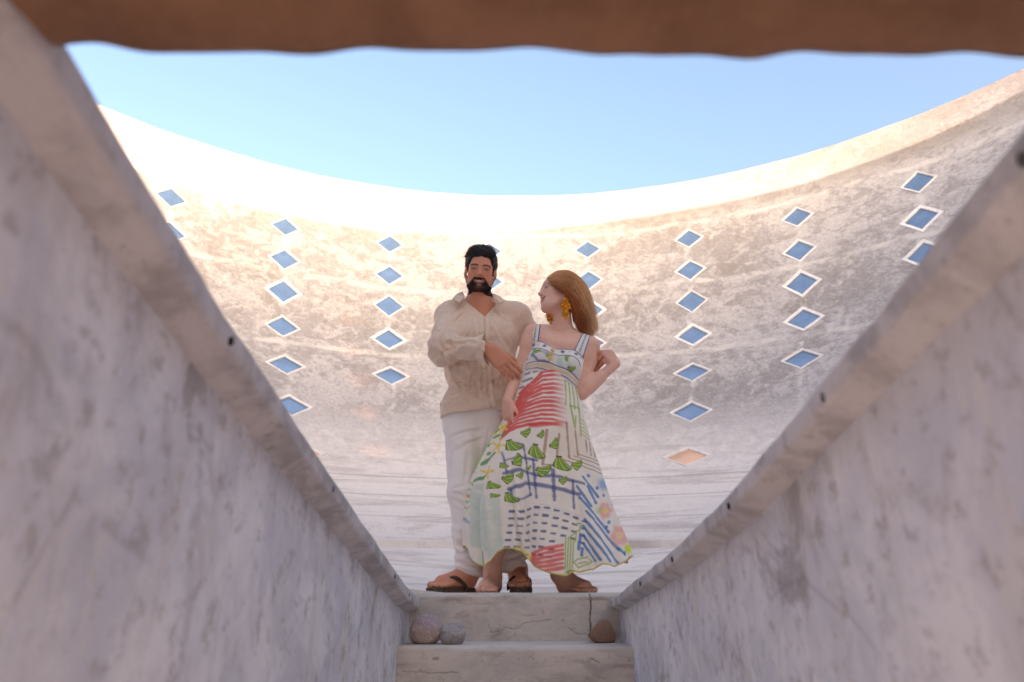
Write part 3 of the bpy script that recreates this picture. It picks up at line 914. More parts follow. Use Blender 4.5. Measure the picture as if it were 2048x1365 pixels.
def foot(fd, heel, d, ankle, size=1.0, side=1, lift=0.0):
    """heel: point on the ground under the heel; d: heading of the toes; side=+1 big toe on the left of d seen from above"""
    d = unit([d[0], d[1], 0]); l = np.array([-d[1], d[0], 0]) * side; up = np.array([0, 0, 1.0])
    h = np.array(heel, float)
    P = lambda a, b, c: h + size * (d * a + l * b + up * c)
    fd.ell(P(0.030, 0, 0.030), np.array([0.036, 0.030, 0.031]) * size, np.stack([d, l, up], 1), 0.02)
    fd.cone(P(0.035, 0, 0.032), P(0.165, 0.014, 0.024), 0.031 * size, 0.026 * size, 0.02)
    fd.cone(P(0.035, -0.006, 0.028), P(0.150, -0.024, 0.017), 0.028 * size, 0.018 * size, 0.02)
    fd.cone(P(0.055, 0.004, 0.062), P(0.155, 0.012, 0.032), 0.032 * size, 0.020 * size, 0.025)
    fd.cone(np.array(ankle), P(0.05, 0.002, 0.055), 0.040 * size, 0.036 * size, 0.03)
    fd.ell(P(0.048, 0.031, 0.082), np.array([0.012, 0.010, 0.013]) * size, None, 0.015)
    fd.ell(P(0.040, -0.031, 0.074), np.array([0.012, 0.010, 0.013]) * size, None, 0.015)
    toes = [(0.172, 0.026, 0.036, 0.0150), (0.180, 0.002, 0.034, 0.0108), (0.174, -0.0155, 0.030, 0.0100), (0.164, -0.031, 0.026, 0.0095), (0.150, -0.044, 0.023, 0.0090)]
    tips = []
    for a, b, ln, r in toes:
        fd.cone(P(a - 0.02, b * 0.93, 0.020), P(a + ln, b, max(r * 0.95, 0.010)), r * 1.02 * size, r * 0.94 * size, 0.005)
        tips.append(P(a + ln, b, r))
    return tips

# ------------------------------------------------------------------ head (local: x to its own left, y forward, z up)
def head_fn(fd, C, M, female=False, sc=1.0):
    g = lambda p: C + M @ (np.array(p, float) * sc)
    E = lambda p, r, k=0.02, mode='add', rot=None: fd.ell(g(p), np.array(r) * sc, M if rot is None else M @ rot, k * sc, mode)
    Cn = lambda a, b, r1, r2, k=0.02, mode='add': fd.cone(g(a), g(b), r1 * sc, r2 * sc, k * sc, mode)
    E((0, -0.018, 0.035), (0.074, 0.097, 0.083), 0.02)
    E((0, 0.022, 0.020), (0.066, 0.070, 0.078), 0.03)
    E((0, 0.034, -0.040), (0.058 if not female else 0.054, 0.056, 0.072), 0.03)
    jw = 0.047 if not female else 0.040
    E((0, 0.040, -0.084), (jw, 0.043, 0.032), 0.03)
    for s in (-1, 1):
        Cn((s * 0.058, 0.0, -0.050), (s * 0.026, 0.066, -0.100), 0.016, 0.015, 0.035)
        E((s * 0.040, 0.060, -0.022), (0.024, 0.020, 0.021), 0.025)                       # cheeks, raised by the smile
        E((s * 0.036, 0.068, -0.047), (0.016, 0.014, 0.020), 0.02)
    E((0, 0.074, -0.104), (0.021 if not female else 0.016, 0.017, 0.016), 0.025)
    Cn((-0.038, 0.074, 0.026), (0.038, 0.074, 0.026), 0.013 if not female else 0.010, 0.013 if not female else 0.010, 0.02)
    for s in (-1, 1):
        E((s * 0.031, 0.096, 0.006), (0.019, 0.013, 0.0095), 0.012, 'sub')
        E((s * 0.031, 0.0735, 0.005), (0.0145, 0.0135, 0.0120), 0.004)
        Cn((s * 0.046, 0.076, 0.008), (s * 0.018, 0.0855, 0.011), 0.0045, 0.0040, 0.006)   # upper lid
        Cn((s * 0.044, 0.076, -0.003), (s * 0.019, 0.0845, -0.003), 0.0040, 0.0036, 0.006) # lower lid
    Cn((0, 0.086, 0.012), (0, 0.108, -0.024), 0.0085, 0.0115, 0.012)
    E((0, 0.1105 if not female else 0.109, -0.028), (0.0120, 0.0120, 0.0100) if not female else (0.0095, 0.0115, 0.0085), 0.008)
    for s in (-1, 1):
        E((s * 0.0125, 0.097, -0.032), (0.0085, 0.0105, 0.0075), 0.008)
        E((s * 0.0065, 0.105, -0.040), (0.0035, 0.0055, 0.0035), 0.002, 'sub')
    E((0, 0.080, -0.062), (0.030, 0.018, 0.020), 0.02)
    for s in (-1, 1):
        Cn((0, 0.0975, -0.0555), (s * 0.029, 0.080, -0.0515), 0.0050, 0.0032, 0.006)       # smiling lips
        Cn((0, 0.0955, -0.0730), (s * 0.028, 0.080, -0.0540), 0.0062, 0.0034, 0.006)
    Cn((-0.021, 0.0945, -0.0620), (0.021, 0.0945, -0.0620), 0.0046, 0.0046, 0.002, 'sub')
    for s in (-1, 1):
        er = rotm((0, 0, 1), s * 0.35) @ rotm((1, 0, 0), -0.15)
        E((s * 0.076, -0.006, -0.006), (0.0075, 0.020, 0.033), 0.008, 'add', er)
        E((s * 0.081, 0.000, -0.003), (0.0050, 0.010, 0.018), 0.004, 'sub', er)
        E((s * 0.073, 0.004, -0.034), (0.006, 0.009, 0.010), 0.006)

def face_colors(L, skin, lip, female, brow, iris):
    """L: vertices in head space"""
    n = len(L); c = np.tile(np.array(skin, float), (n, 1))
    x, y, z = L.T; ax = np.abs(x)
    front = y > 0.03
    def put(mask, col):
        m = np.clip(mask, 0, 1)[:, None]; c[:] = c * (1 - m) + np.array(col) * m
    inh = (y > 0.045)
    # blush on cheeks, nose and ears
    put(0.35 * np.exp(-(((ax - 0.042) / 0.022) ** 2 + ((z + 0.022) / 0.02) ** 2)) * inh, np.array(skin) * [1.05, 0.72, 0.66])
    put(0.35 * np.exp(-((ax / 0.014) ** 2 + ((z + 0.028) / 0.014) ** 2)) * inh, np.array(skin) * [1.03, 0.74, 0.68])
    put(0.4 * (ax > 0.07) * (np.abs(z) < 0.05), np.array(skin) * [1.08, 0.72, 0.66])
    # lips and teeth
    zl = -0.0555 + 0.0045 * (ax / 0.029) ** 2
    zb = -0.0735 + 0.0195 * (ax / 0.029) ** 2
    inl = (ax < 0.031) * inh
    put(inl * smooth01(z, zb - 0.0065, zb - 0.003) * (1 - smooth01(z, zl + 0.003, zl + 0.0065)), lip)
    zt, zu = zl - 0.0042, zb + 0.0050
    put(inl * (ax < 0.0255) * (z < zt) * (z > zu) * (y > 0.07), (0.80, 0.76, 0.70))
    put(inl * (ax >= 0.0215) * (ax < 0.028) * (z < zt + .001) * (z > zu - .001), np.array(lip) * 0.25)
    put(inl * 0.7 * np.exp(-((z - (zu + 0.0005)) / 0.0012) ** 2) * (ax < 0.024), np.array(lip) * 0.35)
    # eyes
    ex = ax - 0.031
    op = 0.0042 if female else 0.0025
    eye = (np.abs(ex) < 0.0125) * (np.abs(z - 0.0045) < op * np.sqrt(np.clip(1 - (ex / 0.0130) ** 2, 0, 1))) * inh
    put(eye, (0.62, 0.56, 0.52) if female else (0.42, 0.34, 0.30))
    ir = eye * ((x - np.sign(x) * 0.031 - (0.0 if not female else 0.001)) ** 2 + (z - 0.0050) ** 2 < 0.0056 ** 2)
    put(ir, iris)
    lash = (np.abs(ex) < 0.0145) * inh * np.exp(-((z - 0.0045 - op * np.sqrt(np.clip(1 - (ex / 0.0150) ** 2, 0, 1)) - 0.0012) / 0.0018) ** 2)
    put(lash * 0.9, (0.03, 0.018, 0.012))
    put(0.45 * (np.abs(ex) < 0.014) * inh * np.exp(-((z - 0.0045 + op + 0.0008) / 0.0015) ** 2), np.array(skin) * 0.35)
    put(0.30 * np.exp(-((ex / 0.018) ** 2 + ((z - 0.006) / 0.011) ** 2)) * inh * (1 - eye), np.array(skin) * [0.62, 0.52, 0.50])
    # brows
    bt = 0.0052 if not female else 0.0030
    bz = 0.0265 - 0.006 * ((ax - 0.030) / 0.02) ** 2 + 0.002
    put(smooth01(bt - np.abs(z - bz), 0, 0.0025) * (ax > 0.010) * (ax < 0.052) * (y > 0.04) * (0.95 if not female else 0.85), brow)
    return c
# ------------------------------------------------------------------ materials of the figures
def skin_material(name):
    m = Mat(name)
    co = m.obj()
    n = m.noise(co, 60, 4, 0.6)
    c = m.mix(m.ramp(n, 0.3, 0.7, 0.0, 0.12), m.attr('Col'), (0.35, 0.12, 0.07))
    m.set(m.bsdf, 'Subsurface Weight', 0.12)
    m.set(m.bsdf, 'Subsurface Radius', (0.012, 0.005, 0.003))
    m.set(m.bsdf, 'Subsurface Scale', 0.5)
    return m.finish(c, 0.46, n, 0.12, 0.0015, 0.4)

def cloth_material(name, color, weave=900.0, wr=16.0, wstr=0.5, var=0.10, attr=None, sheen=0.25):
    m = Mat(name)
    co = m.obj()
    n1 = m.noise(co, wr, 3, 0.5, 1.6)
    n2 = m.noise(m.scale(co, (1, 1, 0.25)), 120, 3, 0.6)
    n3 = m.noise(m.scale(co, (0.25, 0.25, 1)), 120, 3, 0.6)
    base = m.attr(attr) if attr else color
    t = m.math('ADD', m.math('MULTIPLY', n2, 0.5), m.math('MULTIPLY', n3, 0.5))
    c = m.mix(m.ramp(t, 0.35, 0.65, var * 0.8, 0.0), base, (0.12, 0.09, 0.07))
    m.set(m.bsdf, 'Sheen Weight', sheen)
    return m.finish(c, 0.9, m.math('ADD', n1, m.math('MULTIPLY', t, 0.03)), wstr, 0.012, 0.15)

def hair_material(name):
    m = Mat(name)
    m.set(m.bsdf, 'Anisotropic', 0.5)
    return m.finish(m.attr('Col'), 0.5, None, 0.3, 0.01, 0.3)

M_skin_a = skin_material('tan_brown_skin'); M_skin_b = skin_material('fair_skin')
M_linen = cloth_material('beige_linen', (0.77, 0.585, 0.45), wr=11, wstr=0.7)
M_trouser = cloth_material('off_white_cotton', (0.86, 0.79, 0.755), wr=9, wstr=0.30, var=0.05)
M_dress = cloth_material('printed_dress_cloth', (1, 1, 1), wr=20, wstr=0.22, var=0.03, attr='Col')
M_hair = hair_material('hair')
M_sole = plain_material('brown_rubber_sole', (0.085, 0.06, 0.045), 0.7, 0.3, 80, 0.3, 0.3, 0.002)
M_strap = plain_material('dark_brown_leather', (0.05, 0.028, 0.02), 0.55, 0.4, 120, 0.3, 0.3, 0.002)
M_button = plain_material('pale_button', (0.62, 0.52, 0.43), 0.4, 0.5)
M_yellow = plain_material('orange_yellow_petal', (0.85, 0.36, 0.015), 0.5, 0.4, 90, 0.25)
M_glassdark = plain_material('dark_lens', (0.02, 0.022, 0.035), 0.12, 0.6)
M_gold = plain_material('gold', (0.75, 0.5, 0.22), 0.3, 0.6)

def frame(fwd, up):
    f = unit(fwd); u = unit(np.array(up, float) - f * np.dot(up, f)); r = np.cross(f, u)
    return np.stack([r, f, u], 1)

def tube_mesh(paths, radii, nside=3):
    """many tapered strands as one vertex/face set; paths (n,m,3), radii (n,m)"""
    paths = np.asarray(paths, float); n, m, _ = paths.shape
    T = np.gradient(paths, axis=1); T /= np.linalg.norm(T, axis=2, keepdims=True) + 1e-9
    ref = np.where(np.abs(T[..., 2:3]) > 0.9, np.array([1.0, 0, 0]), np.array([0, 0, 1.0]))
    A = np.cross(T, ref); A /= np.linalg.norm(A, axis=2, keepdims=True) + 1e-9
    B = np.cross(T, A)
    V = []
    for k in range(nside):
        a = 2 * math.pi * k / nside
        V.append(paths + (A * math.cos(a) + B * math.sin(a)) * np.asarray(radii)[..., None])
    V = np.stack(V, 2)                        # n,m,nside,3
    i, j, k = np.meshgrid(np.arange(n), np.arange(m - 1), np.arange(nside), indexing='ij')
    id_ = lambda i, j, k: (i * m + j) * nside + k % nside
    F = np.stack([id_(i, j, k), id_(i, j, k + 1), id_(i, j + 1, k + 1), id_(i, j + 1, k)], -1).reshape(-1, 4)
    return V.reshape(-1, 3), F, np.repeat(np.arange(n), m * nside)

def spl(pts, n):
    """smooth curve through points"""
    pts = np.asarray(pts, float)
    s = np.concatenate([[0], np.cumsum(np.linalg.norm(np.diff(pts, axis=0), axis=1))])
    t = np.linspace(0, s[-1], n)
    return np.stack([_spline(t, s, pts[:, c]) for c in range(3)], -1)

# ================================================================== the man
SK_A = (0.64, 0.275, 0.16)
man = empty('person', (0.0, 3.46, 0.0))
tag(man, 'bearded person in beige linen shirt and off-white trousers, arm across their companion', 'person')

mJ = dict(pel=at(948, 838, 3.54), chest=at(957, 695, 3.52), neck=at(960, 606, 3.52), rs=at(900, 634, 3.53), ls=at(1030, 636, 3.56),
          re=at(887, 696, 3.33), rw=at(976, 697, 3.262), le=at(1100, 728, 3.62), lw=at(1184, 738, 3.43),
          rh=at(922, 848, 3.53), lh=at(982, 850, 3.56), rk=at(927, 985, 3.49), lk=at(1002, 985, 3.52),
          ra=at(943, 1142, 3.50), la=at(1030, 1132, 3.50))
HM = frame((0.02, -0.955, -0.30), (0.085, 0.0, 1.0)); HC = at(961, 545, 3.475)
MR_HEEL = np.array([mJ['ra'][0] + 0.012, 3.515, 0.020]); MR_D = (-0.80, -0.60)
ML_HEEL = np.array([mJ['la'][0] + 0.010, 3.53, 0.020]); ML_D = (0.08, -1.0)

def build_man():
    fd = Field(at(855, 600, 3.4) * [1, 0, 0] + [0, 3.08, -0.01], [at(1235, 700, 3.5)[0], 3.78, 1.86], 0.0034)
    J = mJ
    # trunk
    fd.cone(J['rs'] + [.01, 0, -.02], J['ls'] + [-.01, 0, -.02], 0.065, 0.065, 0.05)
    fd.cone(J['chest'] + [-.070, 0, .03], J['chest'] + [.080, 0, .03], 0.105, 0.105, 0.06)
    fd.cone(J['chest'] + [-.045, -.01, -.16], J['chest'] + [.07, -.01, -.16], 0.098, 0.098, 0.06)
    fd.cone(J['pel'] + [-.045, 0, .03], J['pel'] + [.06, 0, .03], 0.096, 0.096, 0.06)
    fd.cone(J['neck'] + [0, .01, -.05], HC + HM @ np.array([0, -0.012, -0.06]), 0.066, 0.055, 0.03)
    for s in ('rs', 'ls'): fd.cone(J['neck'] + [0, .015, .0], J[s] + [0, .01, .015], 0.055, 0.048, 0.04)
    # arms
    fd.cone(J['rs'], J['re'], 0.052, 0.042, 0.03); fd.cone(J['re'], J['rw'], 0.042, 0.028, 0.02, flat=((0, 1, 0), 1.1))
    fd.cone(J['ls'], J['le'], 0.052, 0.042, 0.03); fd.cone(J['le'], J['lw'], 0.042, 0.028, 0.02)
    # the hand laid on her arm, thumb uppermost
    hand(fd, J['rw'], (0.62, 0.05, -0.60), (0.62, 0.0, 0.70), 1.16, ((8, 20, 22), (10, 24, 24), (12, 28, 24), (16, 30, 26)), 0.35, 5, 22, -1)
    # the closed hand beside her shoulder
    hand(fd, J['lw'], at(1208, 706, 3.375) - J['lw'], (-0.35, -0.10, 0.90), 0.95, ((75, 80, 50), (78, 82, 50), (80, 84, 50), (84, 84, 50)), 0.4, 35, 28, 1)
    # legs and feet
    for h, k, a in (('rh', 'rk', 'ra'), ('lh', 'lk', 'la')):
        fd.cone(J[h], J[k], 0.082, 0.056, 0.04); fd.cone(J[k], J[a], 0.054, 0.037, 0.02)
        mid = J[k] * 0.66 + J[a] * 0.34
        fd.ell(mid + [0, .02, 0], (0.046, 0.048, 0.10), None, 0.03)
    foot(fd, MR_HEEL, MR_D, J['ra'], 1.06, -1)
    foot(fd, ML_HEEL, ML_D, J['la'], 1.06, 1)
    head_fn(fd, HC, HM * np.array([1.09, 1.0, 0.985]), False, 0.97)
    V, F = fd.mesh(); V, F = biggest(V, F)
    V = relax(V, F, 1, 0.4)
    L = (V - HC) @ HM / 0.97 / np.array([1.09, 1.0, 0.985])
    col = np.tile(np.array(SK_A), (len(V), 1))
    inh = (np.linalg.norm(L - [0, 0.02, 0], axis=1) < 0.16) & (L[:, 2] > -0.14) & ((V[:, 2] > J['neck'][2] + .0))
    fc = face_colors(L, SK_A, (0.34, 0.115, 0.085), False, (0.022, 0.014, 0.010), (0.03, 0.015, 0.01))
    # beard and moustache: dense round the mouth, along the jaw, under the chin
    x, y, z = L.T; ax = np.abs(x)
    nz = vnoise(L, 90, 5, 2)
    line = -0.036 - 0.030 * smooth01(ax, 0.020, 0.048) + 0.055 * smooth01(ax, 0.052, 0.068)     # upper limit of the beard on the cheek
    bm_ = smooth01(line - z, -0.004, 0.006) * (y > -0.012) * smooth01(z + 0.012 * smooth01(ax, 0.02, 0.05), -0.128, -0.118)
    mouth = ((ax / 0.030) ** 2 + ((z + 0.0650 - 0.010 * (ax / 0.03) ** 2) / 0.0112) ** 2) < 1
    bm_ = bm_ * (1 - 1.0 * mouth)
    under = ((ax / 0.016) ** 2 + ((z + 0.081) / 0.0055) ** 2) < 1
    bm_ = bm_ * np.where(under, 0.55, 1.0)
    nos = ((ax < 0.022) & (z > -0.0425) & (y > 0.088))
    bm_ = np.where(nos, 0, bm_)
    bm_ = bm_ * (1 - 0.50 * smooth01(ax, 0.040, 0.056) * smooth01(z, -0.095, -0.07))
    bm_ = bm_ * (0.86 + 0.14 * nz)
    chinlight = 0.30 * np.exp(-((ax / 0.02) ** 2 + ((z + 0.092) / 0.008) ** 2)); bm_ = np.clip(bm_ - chinlight, 0, 1)
    fc = fc * (1 - bm_[:, None]) + np.array([0.022, 0.013, 0.010]) * bm_[:, None]
    col[inh] = fc[inh]
    body = mesh_np('body', V, F, M_skin_a, man, True, dict(Col=col))
    return body, V, L, inh, bm_, normals(V, F)
man_body, mV, mL, mIn, mBeard, mN = build_man()

# --- hair and beard
def man_hair():
    fd = Field(HC - 0.19, HC + 0.19, 0.0036)
    g = lambda p: HC + HM @ np.array(p, float)
    fd.ell(g((0, -0.022, 0.046)), (0.087, 0.104, 0.086), HM, 0.02)
    fd.ell(g((0.0, 0.030, 0.098)), (0.066, 0.052, 0.032), HM, 0.03)
    # cut back to the hair line
    fd.ell(g((0, 0.108, 0.014)), (0.066, 0.062, 0.072), HM, 0.012, 'sub')
    for s in (-1, 1): fd.ell(g((s * 0.048, 0.085, 0.052)), (0.026, 0.032, 0.032), HM, 0.012, 'sub')
    for s in (-1, 1): fd.ell(g((s * 0.060, 0.080, -0.022)), (0.042, 0.070, 0.062), HM, 0.01, 'sub')
    for s in (-1, 1): fd.ell(g((s * 0.090, -0.004, -0.022)), (0.030, 0.036, 0.044), HM, 0.006, 'sub')
    fd.ell(g((0, 0.0, -0.105)), (0.10, 0.16, 0.085), HM, 0.02, 'sub')
    V, F = fd.mesh(); V, F = biggest(V, F)
    N = normals(V, F); L = (V - HC) @ HM
    V = V + N * (0.005 * vnoise(L * [1, 0.45, 1], 60, 3, 2) + 0.005 * vnoise(L, 28, 4, 2))[:, None]
    col = np.tile(np.array([0.012, 0.008, 0.007]), (len(V), 1))
    o = mesh_np('hair', V, F, M_hair, man, True, dict(Col=col))
    # short strands over it, and over the beard
    pick = rng.choice(np.flatnonzero(L[:, 2] > 0.0), 4200)
    Pr, Nr = V[pick] - N[pick] * 0.004, N[pick]
    Lr = L[pick]
    flow = (HM @ np.stack([np.sign(Lr[:, 0]) * 0.25 + 0.35, -0.5 + 0 * Lr[:, 0], np.where(Lr[:, 2] < 0.05, -0.9, 0.55)], 0)).T
    dirs = Nr * 0.32 + flow * 0.9 + rng.normal(0, 0.25, Nr.shape)
    dirs /= np.linalg.norm(dirs, axis=1, keepdims=True)
    ln = rng.uniform(0.010, 0.026, len(pick)) * (0.6 + 0.75 * (Lr[:, 2] > 0.07))
    t = np.linspace(0, 1, 4)
    paths = Pr[:, None] + dirs[:, None] * (ln[:, None] * t)[..., None] - Nr[:, None] * (ln[:, None] * 0.25 * t ** 2)[..., None]
    Vs, Fs, own = tube_mesh(paths, np.broadcast_to(np.array([0.0016, 0.0016, 0.0011, 0.0003]), (len(pick), 4)))
    sh = rng.uniform(0.5, 3.2, len(pick))
    mesh_np('strands', Vs, Fs, M_hair, o, True, dict(Col=np.array([0.014, 0.009, 0.008])[None] * sh[own][:, None]))
    idx = np.flatnonzero(mIn & (mBeard > 0.62))
    pick = rng.choice(idx, 3000)
    Pr, Nr = mV[pick], mN[pick]
    flow = (HM @ np.array([0, 0.1, -1.0]))
    dirs = Nr * 0.6 + flow[None] * 0.9 + rng.normal(0, 0.25, Nr.shape); dirs /= np.linalg.norm(dirs, axis=1, keepdims=True)
    ln = rng.uniform(0.003, 0.006, len(pick)); t = np.linspace(0, 1, 3)
    paths = Pr[:, None] + dirs[:, None] * (ln[:, None] * t)[..., None]
    Vs, Fs, own = tube_mesh(paths, np.broadcast_to(np.array([0.0009, 0.0008, 0.0003]), (len(pick), 3)))
    sh = rng.uniform(0.6, 2.0, len(pick))
    mesh_np('beard', Vs, Fs, M_hair, man, True, dict(Col=np.array([0.018, 0.010, 0.008])[None] * sh[own][:, None]))
man_hair()

# --- shirt
def folds(V, seed, s=(1, 1, 1), sc=9.0, amp=0.006):
    P = V * np.array(s)
    w = np.stack([vnoise(P, sc * 0.5, seed + 7, 2), vnoise(P, sc * 0.5, seed + 8, 2), vnoise(P, sc * 0.5, seed + 9, 2)], -1) * 0.08
    n = vnoise(P + w, sc, seed, 2)
    return amp * (1 - 2.2 * np.abs(n))               # ridged

def creases(V, N, lines, Y, amp, w, seed=0):
    """sharp pulled folds along given lines of a garment's front"""
    out = np.zeros(len(V)); r_ = np.random.default_rng(seed)
    P = V[:, [0, 2]] + 0.010 * np.stack([vnoise(V, 14, seed + 3, 2), vnoise(V, 14, seed + 4, 2)], -1)
    face = smooth01(-N[:, 1], -0.15, 0.3) * (1 - smooth01(np.abs(V[:, 1] - Y), 0.13, 0.18))
    for (a, b) in lines:
        A = at(*a, Y)[[0, 2]]; B = at(*b, Y)[[0, 2]]; AB = B - A; L = np.linalg.norm(AB); n = np.array([-AB[1], AB[0]]) / L
        t = ((P - A) @ AB) / (L * L); sd = (P - A) @ n
        end = smooth01(t, -0.15, 0.25) * (1 - smooth01(t, 0.75, 1.15))
        k = amp * r_.uniform(0.7, 1.3); sg = 1 if r_.uniform() > 0.5 else -1
        out += end * k * (0.9 * np.exp(-((sd - sg * w * 0.9) / w) ** 2) - np.exp(-((sd + sg * w * 0.9) / (w * 0.8)) ** 2))
    return out * face

def build_shirt():
    J = mJ
    lo = at(850, 700, 3.4) * [1, 0, 0] + [0, 3.12, at(950, 835, 3.45)[2] - 0.03]
    fd = Field(lo, [at(1215, 700, 3.55)[0], 3.82, J['neck'][2] + 0.06], 0.0036)
    hemz = at(950, 822, 3.43)[2]
    c0 = at(952, 822, 3.53)
    fd.cone(J['rs'] + [.015, 0, -.012], J['ls'] + [-.015, 0, -.012], 0.076, 0.076, 0.05)
    fd.cone(J['chest'] + [-.078, -.005, .03], J['chest'] + [.085, -.005, .03], 0.120, 0.120, 0.07)
    fd.cone(J['chest'] + [-.056, -.01, -.13], J['chest'] + [.080, -.01, -.13], 0.114, 0.114, 0.06)
    fd.cone(c0 + [-.054, -.005, .02], c0 + [.078, -.005, .02], 0.114, 0.114, 0.06)
    fd.cone(c0 + [-.056, -.005, -.06], c0 + [.076, -.005, -.06], 0.118, 0.118, 0.05)
    for s in ('rs', 'ls'): fd.cone(J['neck'] + [0, .02, -.02], J[s] + [0, .01, .012], 0.060, 0.060, 0.04)
    # sleeves
    fd.cone(J['rs'], J['re'], 0.068, 0.053, 0.04); fd.cone(J['re'], J['re'] * 0.28 + J['rw'] * 0.72, 0.052, 0.045, 0.03)
    fd.ell(J['re'] + [0.0, 0.0, -0.012], (0.052, 0.055, 0.052), None, 0.03)
    fd.cone(J['ls'], J['le'], 0.074, 0.060, 0.05); fd.cone(J['le'], J['le'] * 0.15 + J['lw'] * 0.85, 0.060, 0.050, 0.03)
    # open neck
    a, b = at(968, 630, 3.40), J['neck'] + [0, -.03, .06]
    nk = J['neck']
    fd.cone(nk + [0, .012, -.012], nk + [0, -.02, .10], 0.064, 0.085, 0.006, 'sub')
    def vee(X, Y, Z):
        z0 = a[2]; w = np.clip((Z - z0) * 0.78, -1, 1)
        return np.maximum(np.maximum(np.abs(X - (a[0] + (Z - z0) * -0.10)) - w, Y - (nk[1] - 0.02)), z0 - Z) + 0 * Y
    fd.apply(vee, [a[0] - .1, 3.2, a[2] - .02], [a[0] + .1, nk[1], nk[2] + .06], 0.004, 'sub')
    # hem: a shallow curve, hollow inside
    def hem(X, Y, Z): return (hemz + 0.010 * np.sin((X - c0[0]) * 16) - 0.25 * np.clip(np.abs(X - c0[0] - .01) - 0.13, 0, 1)) - Z + 0 * Y
    fd.apply(hem, fd.lo, fd.lo + fd.h * fd.n, 0, 'max')
    fd.cone(c0 + [-.056, -.005, -.06], c0 + [.076, -.005, -.06], 0.109, 0.109, 0.01, 'sub')
    # a slit where the front falls open below the last button
    sl0 = at(979, 785, 3.40); sl1 = at(985, 830, 3.40)
    def slit(X, Y, Z):
        t = np.clip((sl0[2] - Z) / (sl0[2] - sl1[2]), 0, 1.3)
        return np.maximum(np.abs(X - (sl0[0] + (sl1[0] - sl0[0]) * t)) - 0.010 * t, Y - 3.45)
    fd.apply(slit, [sl0[0] - .06, 3.2, hemz - .02], [sl0[0] + .08, 3.46, sl0[2] + .02], 0.003, 'sub')
    V, F = fd.mesh(); V, F = biggest(V, F); V = relax(V, F, 2, 0.5)
    N = normals(V, F)
    tr = V - J['chest']
    low = smooth01(-tr[:, 2], -0.02, 0.25)
    d = folds(V, 51, (1.0, 0.6, 1.0), 7.0, 0.0055) + low * folds(V @ rotm((0, 1, 0), 0.7), 61, (0.45, 0.5, 1.5), 9.0, 0.0085)
    # creases round the bent elbow and along the forearm
    el = np.exp(-(np.linalg.norm(V - J['re'], axis=1) / 0.11) ** 2)
    fw = np.exp(-(seg_d(V, J['re'], J['rw']) / 0.075) ** 4)
    d += (el + 0.7 * fw) * folds(V @ rotm((0, 1, 0), -0.25), 71, (0.5, 0.6, 1.8), 9.0, 0.0105)
    up = np.exp(-(seg_d(V, J['rs'], J['re']) / 0.09) ** 4)
    d += up * folds(V @ rotm((0, 1, 0), 0.5), 81, (1.6, 0.6, 0.6), 8.0, 0.0080)
    # placket: a raised strip down the front
    xp = np.interp(V[:, 2], [sl0[2], a[2]], [at(976, 785, 3.40)[0], a[0] + 0.002])
    pl = (1 - smooth01(np.abs(V[:, 0] - xp - 0.012), 0.012, 0.016)) * (N[:, 1] < -0.2) * (V[:, 2] < a[2] + 0.01) * (fw < 0.4) * (V[:, 1] > 3.3)
    tor = [((905, 660), (925, 760)), ((912, 700), (940, 745)), ((900, 745), (960, 800)), ((897, 770), (975, 745)), ((895, 792), (965, 770)), ((900, 812), (950, 790)), ((925, 800), (975, 815)), ((990, 775), (1005, 740)), ((985, 650), (1015, 700)), ((1000, 640), (1022, 690)), ((942, 640), (930, 690)), ((932, 618), (905, 650)), ((990, 615), (1015, 640)), ((920, 765), (940, 820)), ((955, 720), (930, 790)), ((965, 735), (960, 800)), ((900, 725), (925, 790)), ((950, 640), (955, 680))]
    slv = [((868, 650), (885, 700)), ((880, 640), (872, 690)), ((893, 650), (905, 690)), ((875, 707), (935, 690)), ((885, 718), (945, 705)), ((890, 680), (950, 688)), ((905, 672), (955, 682)), ((868, 688), (900, 718)), ((920, 716), (962, 712)), ((885, 660), (878, 715)), ((910, 690), (965, 698)), ((872, 670), (905, 664))]
    d += creases(V, N, tor, 3.42, 0.0042, 0.0085, 5) + creases(V, N, slv, 3.25, 0.0050, 0.0080, 6)
    d += folds(V @ rotm((0, 1, 0), -0.9), 91, (0.6, 0.5, 1.6), 14.0, 0.0030)
    d = d * 1.15
    d *= 0.35 + 0.65 * smooth01(V[:, 2] - hemz, 0.0, 0.05)
    V = V + N * d[:, None]
    o = mesh_np('shirt', V, F, M_linen, man)
    # buttons
    for py in (645, 668, 752, 778):
        z = at(975, py, 3.39)[2]; xx = float(np.interp(z, [sl0[2], a[2]], [at(976, 785, 3.40)[0], a[0] + 0.002])) + 0.012
        near = np.flatnonzero((np.abs(V[:, 0] - xx) < 0.006) & (np.abs(V[:, 2] - z) < 0.006) & (N[:, 1] < -0.3))
        if len(near) == 0: continue
        p = V[near[V[near, 1].argmin()]]
        bm = bmesh.new(); bmesh.ops.create_cone(bm, cap_ends=True, segments=12, radius1=0.0058, radius2=0.0050, depth=0.003, matrix=Matrix.Translation(Vector(p) + Vector((0, -0.0015, 0))) @ Matrix.Rotation(math.pi / 2, 4, 'X'))
        me = bpy.data.meshes.new('button'); bm.to_mesh(me); bm.free(); me.materials.append(M_button)
        b_ = link('button', me, None, None); b_.parent = o
    # the button strip down the front, a band of its own
    zs_ = np.linspace(hemz + 0.012, a[2] - 0.004, 60); rows = []
    def front_at(xq, zq):
        q = np.flatnonzero((np.abs(V[:, 0] - xq) < 0.0045) & (np.abs(V[:, 2] - zq) < 0.0045) & (V[:, 1] < J['chest'][1]) & (V[:, 1] > 3.335))
        return V[q, 1].min() if len(q) else np.nan
